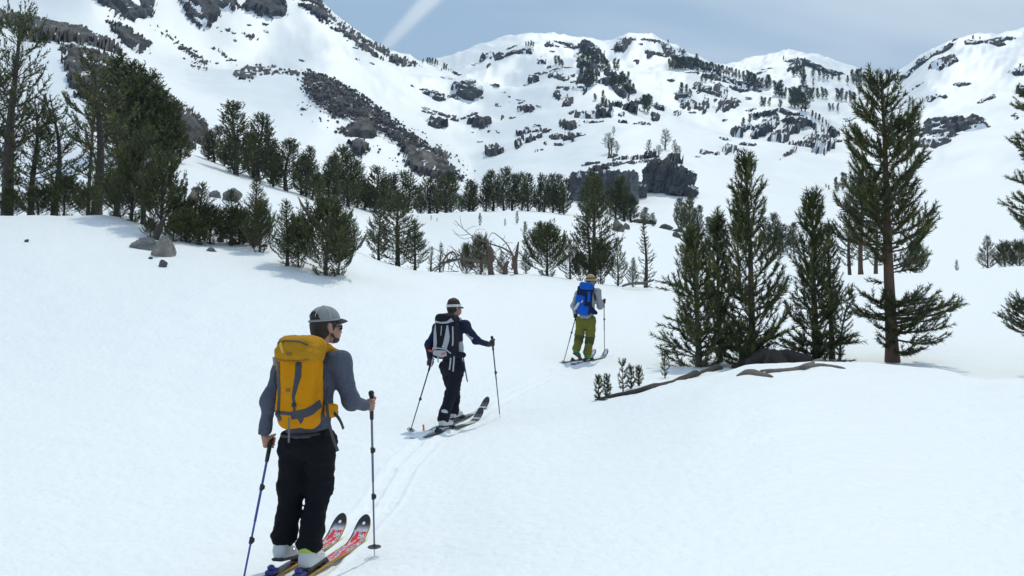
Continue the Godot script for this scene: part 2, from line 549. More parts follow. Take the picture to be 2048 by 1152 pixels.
# A field of rock that breaks through the snow: P holds rows of points on the ground (NAN where there is none), edge how far inside the outline each one lies (0 at the rim to 1),
# down how far down the slope (0 to 1). The rock is blocks and cracks; whatever lies flat on it holds snow.
func rock_field(P: Array, edge: Array, down: Array, tall: float, grain: float, snowy: float, warm: float, rough: float, ribs := 1.0, holes := 0.2, ledges := 0.8) -> ArrayMesh:
	var rows := P.size()
	var cols: int = P[0].size()
	var Q := []
	var ice := PackedFloat32Array()
	ice.resize(rows * cols)
	for j in rows:
		var line := PackedVector3Array()
		line.resize(cols)
		for i in cols:
			var p: Vector3 = P[j][i]
			if is_nan(p.x):
				line[i] = p
				continue
			var n := incline(p.x, p.z, maxf(0.3, grain * 0.5))
			var w := float(down[j][i])
			var e := float(edge[j][i])
			var g := 1.0 / grain
			var wx := p.x + n_soft.get_noise_3d(p.x * 14.0 * g, p.y * 14.0 * g, p.z * 14.0 * g) * grain * 0.9
			var wy := p.y + n_soft.get_noise_3d(p.z * 14.0 * g, p.x * 14.0 * g, p.y * 14.0 * g) * grain * 0.9
			var blk := n_cell.get_noise_3d(wx * g * 0.6, wy * g * ribs * 0.6, p.z * g * ribs * 0.5) * 0.5 + 0.5
			var blk2 := n_cell.get_noise_3d(wx * g * 1.3 + 9.0, wy * g * 1.5 * ribs, p.z * g * ribs) * 0.5 + 0.5
			var rd := n_ridge.get_noise_3d(p.x * g * 0.4, p.y * g * 0.4 * ribs, p.z * g * 0.4 * ribs) * 0.5 + 0.5
			var prof := smoothstep(0.0, 0.75, w) * smoothstep(1.02, 0.86, w) * 0.75 + 0.25
			var gap := n_soft.get_noise_3d(p.x * 8.0 * g, p.y * 8.0 * g, p.z * 8.0 * g + 50.0)
			var lift := tall * (prof * (0.5 + 0.5 * rd) + rough * (blk - 0.5) * 0.8 + rough * (blk2 - 0.5) * 0.18)
			var shelf := fposmod(p.y * g * 0.55 + n_soft.get_noise_3d(p.x * 10.0 * g, p.y * 10.0 * g, p.z * 10.0 * g) * 1.4, 1.0)
			var ledge := smoothstep(0.36, 0.2, absf(shelf - 0.3) + 0.16 * n_soft.get_noise_3d(p.x * 16.0 * g, 7.0, p.z * 16.0 * g)) * clampf(0.55 + 1.4 * n_soft.get_noise_3d(p.x * 6.0 * g + 9.0, p.y * 6.0 * g, p.z * 6.0 * g), 0.0, 1.0) * ledges
			lift -= tall * 0.3 * ledge
			lift = lift * smoothstep(0.0, 0.42, e + gap * (1.0 - e) * 0.5) - tall * 0.30 * (1.0 - smoothstep(0.0, 0.3, e)) - tall * (0.1 + holes * smoothstep(-0.05, -0.35, gap))
			var dir := (n * 0.75 + Vector3(0, 0.25, 0.25)).normalized()
			line[i] = p + dir * lift
			ice[j * cols + i] = ledge
		Q.append(line)
	var mb := MB.new()
	for j in rows - 1:
		for i in cols - 1:
			var a: Vector3 = Q[j][i]
			var b: Vector3 = Q[j][i + 1]
			var d: Vector3 = Q[j + 1][i + 1]
			var f: Vector3 = Q[j + 1][i]
			var shelf_snow := (ice[j * cols + i] + ice[j * cols + i + 1] + ice[(j + 1) * cols + i] + ice[(j + 1) * cols + i + 1]) * 0.25
			for tr in [[f, d, b], [f, b, a]]:
				if is_nan(tr[0].x) or is_nan(tr[1].x) or is_nan(tr[2].x):
					continue
				var n: Vector3 = (tr[1] - tr[0]).cross(tr[2] - tr[0])
				if n.length_squared() > 1e12:
					continue
				n = n.normalized()
				if n.y < -0.2:
					n = -n
				var ctr: Vector3 = (tr[0] + tr[1] + tr[2]) / 3.0
				var s := n.y + 0.3 * n_soft.get_noise_3d(ctr.x * 9.0 / grain, ctr.y * 9.0 / grain, ctr.z * 9.0 / grain)
				mb.col = SNOW if s > snowy or shelf_snow > 0.5 else rock_tone(ctr, grain, ribs, warm)
				mb.face(tr[0], tr[1], tr[2])
	if mb.v.size() == 0:
		return null
	return mb.commit(false, true)

# an outcrop given by its middle and half-axes as the photo shows them (pixels, tilt in degrees), set on the slope there
func outcrop(px: float, py: float, rx: float, ry: float, tilt: float, opt := {}) -> ArrayMesh:
	var c := hit(px, py, opt.get("from", 120.0))
	if c.length() > 1100.0:
		return null
	var d := -c.z
	var s := d / FPX
	# how the picture moves when one steps right or back on the ground
	var e := maxf(0.5, ry * s * 0.5)
	var p0 := pixel(c)
	var px1 := pixel(set_down(c.x + e, c.z)) - p0
	var pz1 := pixel(set_down(c.x, c.z - e)) - p0
	if pz1.y > -0.16 * e / s:
		pz1.y = -0.16 * e / s
	var inv := Transform2D(px1, pz1, Vector2.ZERO).affine_inverse()
	var cell: float = opt.get("cell", 2.4)
	rx *= 1.42; ry *= 1.42
	var nx := maxi(5, int(2.0 * rx / cell))
	var ny := maxi(5, int(2.0 * ry / cell))
	var g := deg_to_rad(tilt)
	var P := []
	var E := []
	var D := []
	for j in ny + 1:
		var pr := []
		var er := []
		var dr := []
		for i in nx + 1:
			var u := -1.15 + 2.3 * i / nx
			var v := -1.15 + 2.3 * j / ny
			var o := Vector2(u * rx, v * ry).rotated(g)
			var w := inv * o * e
			var x := c.x + w.x
			var z := c.z - w.y
			var p := set_down(x, z)
			var rad := sqrt(u * u + v * v)
			var wob := n_soft.get_noise_2d(px * 7.0 + u * 70.0, py * 7.0 + v * 70.0 * ry / rx) * 0.55
			var inside := 1.0 - rad + wob
			if inside < -0.12:
				p.x = NAN
			pr.append(p)
			er.append(clampf(inside, 0.0, 1.0))
			dr.append(clampf(v * 0.5 + 0.5, 0.0, 1.0))
		P.append(pr); E.append(er); D.append(dr)
	var tall: float = opt.get("tall", 0.55) * ry * s * 1.5
	return rock_field(P, E, D, tall, opt.get("grain", maxf(0.6, 0.55 * minf(rx, ry) * s)), opt.get("snowy", 0.84), opt.get("warm", 0.15), opt.get("rough", 0.6), opt.get("ribs", 1.0), opt.get("holes", 0.2), opt.get("ledges", 0.9))

# rock within an outline traced on the slope
func rock_area(line: Array, opt := {}) -> ArrayMesh:
	var poly := PackedVector2Array()
	var lo := Vector2(1e9, 1e9)
	var hi := -lo
	for q in line:
		var t := Vector2(q[0], q[1])
		poly.append(t)
		lo = lo.min(t); hi = hi.max(t)
	var cell: float = opt.get("cell", 3.0)
	var from: float = opt.get("from", 120.0)
	var to: float = opt.get("to", 620.0)
	lo -= Vector2.ONE * cell * 2; hi += Vector2.ONE * cell * 2
	var nx := int((hi.x - lo.x) / cell) + 1
	var ny := int((hi.y - lo.y) / cell) + 1
	var P := []
	var E := []
	var D := []
	var rim: float = opt.get("rim", 14.0)
	var prev := []
	var sum := 0.0
	var cnt := 0
	for j in ny:
		var pr := []
		var er := []
		var dr := []
		for i in nx:
			var q := lo + Vector2(i, j) * cell
			var wq := q + Vector2(n_soft.get_noise_2d(q.x * 6.0, q.y * 6.0), n_soft.get_noise_2d(q.x * 6.0 + 90.0, q.y * 6.0)) * float(opt.get("ragged", 12.0))
			var inside := Geometry2D.is_point_in_polygon(wq, poly)
			var best := 1e9
			if inside:
				for k in poly.size():
					best = minf(best, wq.distance_to(Geometry2D.get_closest_point_to_segment(wq, poly[k], poly[(k + 1) % poly.size()])))
			var p := Vector3(NAN, NAN, NAN)
			var near_rim := inside
			if not inside:
				for k in poly.size():
					if wq.distance_to(Geometry2D.get_closest_point_to_segment(wq, poly[k], poly[(k + 1) % poly.size()])) < cell * 1.6:
						near_rim = true
						break
			if near_rim:
				p = hit(q.x, q.y, from, to)
				if -p.z > to * 0.98:
					p = Vector3(NAN, NAN, NAN)
				else:
					sum += -p.z
					cnt += 1
			pr.append(p)
			er.append(clampf(best / rim, 0.0, 1.0) if inside else 0.0)
			dr.append(clampf(0.75 + 0.0 * j, 0.0, 1.0))
		P.append(pr); E.append(er); D.append(dr)
	if cnt == 0:
		return null
	var s := sum / cnt / FPX
	# cut the sheet where the ground jumps back behind a ridge
	for j in ny:
		for i in nx - 1:
			if not is_nan(P[j][i].x) and not is_nan(P[j][i + 1].x) and absf(P[j][i].z - P[j][i + 1].z) > 0.12 * -P[j][i].z:
				if P[j][i].z < P[j][i + 1].z:
					P[j][i] = Vector3(NAN, NAN, NAN)
				else:
					P[j][i + 1] = Vector3(NAN, NAN, NAN)
	return rock_field(P, E, D, opt.get("tall", 8.0) * s, opt.get("grain", 14.0) * s, opt.get("snowy", 1.02), opt.get("warm", 0.15), opt.get("rough", 0.9), opt.get("ribs", 0.4), opt.get("holes", 0.7), opt.get("ledges", 0.6))

# a single boulder: a sphere cut by random planes, roughened
func boulder(size: Vector3, seed_: int, tone := Color(0.3, 0.29, 0.27), planes := 9, detail := 14, snow_top := false) -> ArrayMesh:
	var r := RandomNumberGenerator.new()
	r.seed = seed_
	var cuts := []
	for i in planes:
		var d := Vector3(r.randf_range(-1, 1), r.randf_range(-0.6, 1), r.randf_range(-1, 1)).normalized()
		cuts.append([d, r.randf_range(0.84, 1.12) if snow_top else r.randf_range(0.55, 0.9)])
	var mb := MB.new()
	var pts := []
	for j in detail + 1:
		var ring := []
		var th := PI * j / detail
		for i in detail * 2:
			var ph := PI * i / detail
			var d := Vector3(sin(th) * cos(ph), cos(th), sin(th) * sin(ph))
			var rad := 1.0
			if snow_top:      # a blocky wall with a flat crown
				rad = 0.9 / pow(pow(absf(d.x), 5.0) + pow(absf(d.y), 5.0) + pow(absf(d.z), 5.0), 0.2)
			for q in cuts:
				var k := d.dot(q[0])
				if k > 0.05:
					rad = minf(rad, q[1] / k)
			rad *= 1.0 + (0.10 if snow_top else 0.06) * n_soft.get_noise_3d(d.x * 60.0 + seed_, d.y * 60.0, d.z * 60.0)
			rad *= 1.0 + (0.22 if snow_top else 0.12) * n_cell.get_noise_3d(d.x * 3.1 + seed_, d.y * 2.2, d.z * 3.1) + (0.12 if snow_top else 0.05) * n_cell.get_noise_3d(d.x * 8.0 + seed_, d.y * 5.0, d.z * 8.0)
			ring.append(d * rad * size)
		pts.append(ring)
	var nn := detail * 2
	for j in detail:
		for i in nn:
			for tr in [[pts[j][i], pts[j][(i + 1) % nn], pts[j + 1][(i + 1) % nn]], [pts[j][i], pts[j + 1][(i + 1) % nn], pts[j + 1][i]]]:
				var ctr: Vector3 = (tr[0] + tr[1] + tr[2]) / 3.0
				var t := 1.0 + 0.5 * n_soft.get_noise_3d(ctr.x * 40.0 / size.x + seed_, ctr.y * 40.0 / size.x, ctr.z * 40.0 / size.x)
				var cc := tone * t
				cc = cc.lerp(Color(0.33, 0.24, 0.12), clampf(n_soft.get_noise_3d(ctr.x * 25.0 / size.x + 40.0, ctr.y * 12.0 / size.x, seed_) * 1.2 - 0.15, 0.0, 0.5))
				if snow_top:
					var fn: Vector3 = (tr[2] - tr[0]).cross(tr[1] - tr[0]).normalized()
					var dn := (ctr / size).normalized()
					if dn.y + 0.6 * n_soft.get_noise_3d(ctr.x * 9.0, ctr.y * 9.0, ctr.z * 9.0) > 0.56 and fn.y > 0.2:
						cc = SNOW
				cc.a = 1.0
				mb.col = cc
				mb.face(tr[0], tr[2], tr[1])
	return mb.commit(false, true)

func add_outcrops(kind: String, ox: float, oy: float, k: float, list: Array, label: String, group: String, opt := {}) -> void:
	for q in list:
		var m := outcrop(ox + q[0] / k, oy + q[1] / k, q[2] / k, q[3] / k, q[4] if q.size() > 4 else 0.0, opt)
		if m == null:
			print("no ground under ", kind, " ", q)
			continue
		var o := part(kind, m, M.rock, self)
		tag(o, (q[5] if q.size() > 5 else label), "rock", group)

func far_rocks() -> void:
	var Z := 4.267
	# left bowl side and the middle mountain
	add_outcrops("rock_outcrop", 820, 60, Z, [
		[180, 545, 115, 34, 14], [248, 578, 62, 32, 0], [500, 520, 112, 62, 12], [378, 572, 48, 24, 0], [400, 365, 42, 20, 35], [325, 420, 50, 10, -8],
		[480, 455, 80, 26, -10]], "dark rounded outcrop high on the bowl's left side", "outcrops on the upper left side of the bowl")
	add_outcrops("rock_outcrop", 820, 60, Z, [
		[235, 785, 75, 48, 10], [262, 715, 72, 17, 18], [150, 700, 38, 14, 10], [390, 768, 72, 24, -5], [605, 795, 76, 60, 0], [540, 716, 55, 15, -25], [130, 668, 40, 9, 10],
		[375, 735, 22, 12, 0]], "dark outcrop low in the bowl", "outcrops in the lower part of the bowl", {"tall": 0.7})
	add_outcrops("rock_outcrop", 820, 60, Z, [
		[642, 235, 20, 55, 32], [735, 215, 50, 24, -30], [930, 188, 135, 30, -18], [870, 145, 45, 10, -30], [545, 296, 22, 13, -20], [672, 305, 10, 26, 28], [1360, 122, 90, 18, 4], [1385, 150, 62, 10, 0],
		[1540, 160, 95, 60, 38], [1215, 185, 22, 10, 0], [1190, 125, 60, 14, 10]], "dark rock band on the middle mountain's crest", "rocks on the crest of the middle mountain")
	add_outcrops("rock_outcrop", 820, 60, Z, [
		[1125, 262, 38, 27, -10], [1186, 314, 22, 17, 0], [1062, 430, 34, 60, 25], [1130, 368, 55, 13, -8], [1270, 385, 92, 26, -4], [1390, 390, 20, 22, 0], [1330, 490, 56, 20, 0], [1450, 492, 75, 24, 4],
		[1258, 545, 28, 38, 10], [1350, 575, 32, 11, 0], [1345, 618, 42, 38, -10], [1415, 220, 22, 20, 0], [1290, 320, 90, 8, 0], [1690, 350, 35, 30, 30], [1730, 460, 110, 60, 25]],
		"dark ledge on the middle mountain's upper face", "ledges on the upper face of the middle mountain")
	add_outcrops("rock_outcrop", 820, 60, Z, [
		[950, 616, 30, 11, -25], [945, 670, 26, 28, 0], [1022, 680, 34, 44, 10], [790, 745, 13, 20, 20], [872, 750, 22, 14, 0], [968, 872, 50, 34, 0], [1085, 815, 36, 11, 0], [1090, 858, 42, 24, 0],
		[1160, 856, 38, 17, 0], [1100, 902, 26, 24, 0], [1012, 925, 46, 38, -10], [930, 985, 20, 56, 15], [1155, 962, 15, 20, 0], [1078, 1030, 18, 22, 0], [1126, 1022, 15, 9, 0], [735, 470, 32, 16, 8]],
		"small dark rock on the lower middle mountain", "scattered blocks on the lower middle mountain", {"tall": 0.8})
	add_outcrops("rock_outcrop", 820, 60, Z, [
		[1500, 728, 105, 38, -3], [1665, 695, 60, 55, -10], [1560, 785, 85, 12, 0], [1765, 636, 46, 34, 10], [1890, 682, 50, 58, 10], [1800, 722, 26, 24, 0], [1955, 612, 36, 26, 0], [1985, 800, 52, 17, 0], [1812, 788, 36, 20, 10],
		[1300, 790, 34, 36, 0], [1372, 835, 50, 44, 0], [1250, 912, 52, 28, 0], [1360, 918, 68, 40, 0], [1280, 975, 40, 14, 0], [1460, 895, 30, 18, 0], [700, 1015, 56, 50, -15], [776, 1028, 26, 34, 10], [1385, 700, 28, 16, -25]],
		"dark rock block above the bowl floor", "blocks on the middle mountain above the bowl floor", {"tall": 0.9})
	add_outcrops("rock_outcrop", 820, 60, Z, [
		[1500, 420, 60, 70, 20], [1560, 300, 70, 50, 30], [1620, 250, 60, 40, 35], [1480, 260, 60, 40, 10], [1790, 420, 60, 50, 30], [1850, 500, 70, 40, 25], [1640, 640, 50, 40, -20], [1420, 440, 60, 16, -5]], "broad black crag among the middle mountain's upper pines", "crags among the upper pines")
	add_outcrops("rock_outcrop", 1280, 60, Z, [
		[380, 270, 110, 40, 24], [640, 400, 110, 34, 20], [900, 470, 90, 36, 15], [540, 500, 60, 36, 0], [1330, 320, 60, 34, 10], [1360, 600, 70, 30, 5], [1100, 800, 90, 30, -4], [1480, 930, 90, 44, -20]], "broad black crag between the far knolls' trees", "crags among the far knolls")
	# second knoll and the crest to the right of it
	add_outcrops("rock_outcrop", 1280, 60, Z, [
		[-160, 130, 70, 50, -30], [-90, 85, 70, 14, 5], [60, 80, 50, 10, 5], [200, 115, 75, 16, 15], [100, 200, 62, 30, 5], [200, 220, 52, 28, 10], [300, 190, 90, 50, 28], [420, 245, 90, 36, 28], [560, 320, 90, 26, 28], [-30, 258, 26, 14, 0], [5, 120, 18, 14, 0]],
		"dark rock on the crest of the rear knoll", "rocks along the rear knoll crest")
	add_outcrops("rock_outcrop", 1280, 60, Z, [
		[268, 430, 30, 17, 0], [440, 358, 46, 10, 5], [352, 556, 50, 30, 10], [480, 470, 40, 26, -15], [690, 490, 80, 26, 38], [620, 545, 78, 34, 10], [745, 632, 90, 48, -8], [450, 630, 74, 28, 8], [560, 632, 26, 40, 15],
		[440, 700, 30, 12, -10], [850, 505, 84, 28, 6], [985, 525, 64, 24, 6], [930, 578, 26, 14, 0], [165, 665, 44, 42, 25], [25, 800, 44, 16, 0], [125, 745, 34, 52, 0], [320, 705, 32, 16, 0], [360, 662, 22, 14, 0], [600, 400, 80, 26, 10], [760, 420, 90, 22, 14]],
		"dark rock on the middle knoll's slope", "rocks on the slope of the middle knoll")
	add_outcrops("rock_outcrop", 1280, 60, Z, [
		[1050, 712, 76, 26, -8], [1250, 702, 95, 18, 24], [1370, 790, 112, 42, 12], [830, 872, 56, 46, -15], [930, 830, 70, 18, -10], [1020, 880, 75, 56, -32], [915, 982, 56, 16, 0], [1230, 872, 108, 46, -14], [1400, 965, 100, 28, -25],
		[1275, 1045, 72, 18, -28], [1550, 1000, 80, 60, -8], [1560, 905, 66, 22, 4], [1655, 880, 46, 34, 32], [1685, 948, 42, 14, 12], [760, 1008, 60, 28, 8], [720, 770, 22, 10, -15], [940, 682, 36, 10, -22], [720, 930, 40, 12, 10], [980, 762, 20, 10, 0], [1500, 865, 20, 10, 0], [1330, 760, 90, 10, 10]],
		"dark cliff ledge on the right knoll", "ledges of the right knoll", {"tall": 1.0})
	add_outcrops("rock_outcrop", 1280, 60, Z, [[575, 1040, 92, 18, 6], [500, 1075, 30, 13, -10]], "low dark rock streak below the knolls", "rocks below the knolls")
	add_outcrops("rock_outcrop", 1280, 60, Z, [
		[1400, 262, 80, 26, 14], [1520, 310, 100, 24, 20], [1640, 355, 90, 20, 22], [1310, 260, 60, 14, 10], [1090, 330, 70, 8, -12], [1060, 355, 50, 6, -10], [1880, 650, 22, 18, 0], [1900, 700, 80, 26, -20], [1800, 750, 60, 10, -10]],
		"dark rock on the low valley-end crest", "rocks along the low end crest")
	# right-hand slope
	add_outcrops("rock_slab", 0, 0, 1, [[1908, 243, 84, 22, -10, "large striped rock slab on the right-hand snow slope"], [1858, 282, 40, 20, -14, "lower striped slab just under the large slab on the right"]], "", "slabs on the right-hand slope", {"tall": 0.35, "rough": 1.2, "snowy": 0.93, "grain": 3.4, "from": 200.0, "holes": 1.0})
	add_outcrops("rock_outcrop", 0, 0, 1, [
		[1865, 196, 20, 7, -12], [1890, 122, 22, 13, -10], [1960, 84, 40, 6, 4], [2000, 78, 26, 5, 4], [2036, 142, 15, 8, -25], [2044, 180, 10, 14, 0], [1838, 128, 16, 9, -35], [1815, 148, 14, 6, -35], [1880, 104, 30, 5, -28], [1925, 168, 16, 4, -10], [1970, 200, 18, 4, -25], [1815, 228, 20, 3, 0], [1840, 170, 10, 4, 0]],
		"dark rock patch on the right-hand snow slope", "rocks on the right-hand slope", {"from": 200.0})
	# small stones strewn on the far snow
	var r := RandomNumberGenerator.new()
	r.seed = 77
	for q in [[470, 60, 70, 8, "under the top crags"], [700, 110, 60, 7, "below the skyline ridge"], [870, 200, 40, 6, "right of the talus ridge's upper half"], [912, 352, 26, 9, "beside the talus ridge's foot"], [960, 270, 30, 5, "on the bowl floor"], [1050, 200, 40, 5, "on the middle mountain's smooth face"],
			[1450, 190, 40, 4, "under the middle knoll"], [400, 100, 40, 6, "beside the thin rock strips"], [860, 300, 30, 7, "along the talus ridge's right edge"], [1000, 180, 60, 5, "in the bowl's upper hollow"], [1640, 240, 40, 4, "on the right knoll's flank"]]:
		var list := []
		for i in q[3]:
			list.append([q[0] + r.randfn() * q[2] * 0.6, q[1] + r.randfn() * q[2] * 0.35, r.randf_range(2.5, 6.0), r.randf_range(1.5, 3.5), r.randf_range(-10, 30)])
		add_outcrops("stone", 0, 0, 1, list, "small dark stone " + q[4], "stones " + q[4], {"cell": 1.6})

func cliffs() -> void:
	var list := [
		["rock_cliff", "big grey ribbed cliff at the upper left corner", [[-20, -10], [130, -10], [180, 18], [226, 62], [254, 112], [225, 112], [180, 92], [120, 86], [60, 84], [30, 60], [-20, 50]], {"tall": 19.6, "grain": 20.4, "warm": 0.45, "rim": 17.0, "from": 90.0, "to": 300.0}],
		["rock_cliff", "dark cliff between snow gullies at the top left", [[185, -12], [310, -12], [309, 34], [302, 40], [282, 43], [262, 52], [230, 34], [203, 18]], {"tall": 16.8, "grain": 17.0, "rim": 15.0, "from": 200.0}],
		["rock_rib", "long dark rock rib running down beside the left cliff", [[198, 30], [240, 50], [275, 68], [300, 88], [322, 110], [292, 102], [280, 108], [250, 90], [222, 58]], {"tall": 11.2, "grain": 13.6, "rim": 12.0, "from": 170.0}],
		["rock_cliff", "jagged dark crag at the top edge, left of the highest skyline", [[355, -12], [475, -12], [492, 12], [440, 32], [428, 60], [398, 56], [368, 34]], {"tall": 14.0, "grain": 15.3, "rim": 15.0, "from": 250.0}],
		["rock_cliff", "dark crag at the top edge beside the skyline ridge", [[495, -12], [566, -12], [580, 30], [540, 36], [520, 28], [480, 22]], {"tall": 12.6, "grain": 13.6, "rim": 12.0, "from": 250.0}],
		["rock_ridge", "dark stony skyline ridge descending to the saddle", [[566, -12], [636, -12], [650, 14], [684, 44], [732, 80], [790, 106], [846, 130], [800, 132], [735, 108], [690, 78], [640, 42], [600, 14]], {"tall": 8.4, "grain": 10.2, "rim": 12.0, "from": 300.0, "cell": 2.6}],
		["rock_strip", "thin dark rock strip on the upper left snow slope", [[296, 46], [330, 66], [372, 92], [424, 130], [410, 130], [360, 98], [325, 72]], {"tall": 4.2, "grain": 6.8, "rim": 4.0, "from": 200.0, "cell": 2.4}],
		["rock_strip", "thinner dark rock strip right of the first strip on the snow", [[430, 92], [455, 108], [482, 130], [470, 130], [440, 108]], {"tall": 3.5, "grain": 6.8, "rim": 4.0, "from": 200.0, "cell": 2.4}],
		["rock_strip", "short dark streak low on the upper left snow slope", [[374, 124], [400, 128], [420, 138], [398, 138]], {"tall": 3.5, "grain": 6.8, "rim": 4.0, "from": 200.0, "cell": 2.4}],
		["rock_strip", "short dark streak beneath the top crags", [[484, 64], [505, 72], [516, 82], [498, 80]], {"tall": 3.5, "grain": 6.8, "rim": 4.0, "from": 200.0, "cell": 2.4}],
		["talus_ridge", "broad dark ridge of loose talus running down the left of the bowl", [[603, 150], [622, 136], [660, 148], [720, 186], [790, 240], [850, 287], [890, 322], [934, 365], [905, 366], [860, 350], [822, 314], [798, 292], [748, 258], [704, 236], [664, 228], [625, 200], [606, 176]], {"tall": 7.0, "grain": 7.1, "rim": 22.0, "from": 230.0, "to": 345.0, "snowy": 0.98, "warm": 0.4, "rough": 1.5, "cell": 2.4, "ribs": 1.0, "holes": 0.9, "ledges": 0.0}],
		["talus_patch", "low band of dark blocks at the head of the talus ridge", [[462, 146], [482, 136], [520, 130], [560, 138], [602, 142], [600, 152], [560, 148], [520, 148], [500, 160], [480, 158]], {"tall": 5.6, "grain": 6.8, "rim": 5.0, "from": 230.0, "to": 420.0, "cell": 2.4}],
		["rock_buttress", "pale ribbed rock knob below the talus ridge", [[670, 262], [700, 250], [722, 236], [748, 240], [754, 270], [742, 302], [716, 316], [698, 298], [694, 284]], {"tall": 16.8, "grain": 15.3, "rim": 17.0, "from": 150.0, "to": 300.0, "warm": 0.4, "rough": 0.7}],
		["rock_buttress", "tall pale rock knob at the foot of the talus ridge", [[798, 290], [842, 300], [872, 292], [900, 312], [910, 352], [884, 364], [842, 352], [812, 334]], {"tall": 16.8, "grain": 15.3, "rim": 17.0, "from": 150.0, "to": 300.0, "warm": 0.4, "rough": 0.7}],
		["rock_patch", "small dark block on the snow left of the talus ridge foot", [[640, 214], [672, 222], [690, 236], [668, 238]], {"tall": 4.2, "grain": 6.8, "rim": 4.0, "from": 150.0, "cell": 2.4}],
		["rock_cliff", "shadowed grey cliff behind the left pines", [[118, 92], [170, 96], [232, 116], [262, 128], [302, 164], [342, 192], [382, 218], [412, 244], [420, 275], [395, 300], [360, 300], [330, 272], [260, 230], [200, 205], [140, 192]], {"tall": 15.4, "grain": 17.0, "rim": 17.0, "from": 90.0, "to": 200.0, "warm": 0.25, "snowy": 1.02}],
	]
	for q in list:
		var m := rock_area(q[2], q[3])
		if m == null:
			print("no ground for ", q[1])
			continue
		var o := part(q[0], m, M.rock, self)
		tag(o, q[1], "rock")

# ------------------------------------------------------------------ pines
var proto := {}
var LEAF := [Color(0.035, 0.054, 0.014), Color(0.048, 0.067, 0.016), Color(0.082, 0.096, 0.021), Color(0.030, 0.048, 0.019), Color(0.118, 0.116, 0.024)]

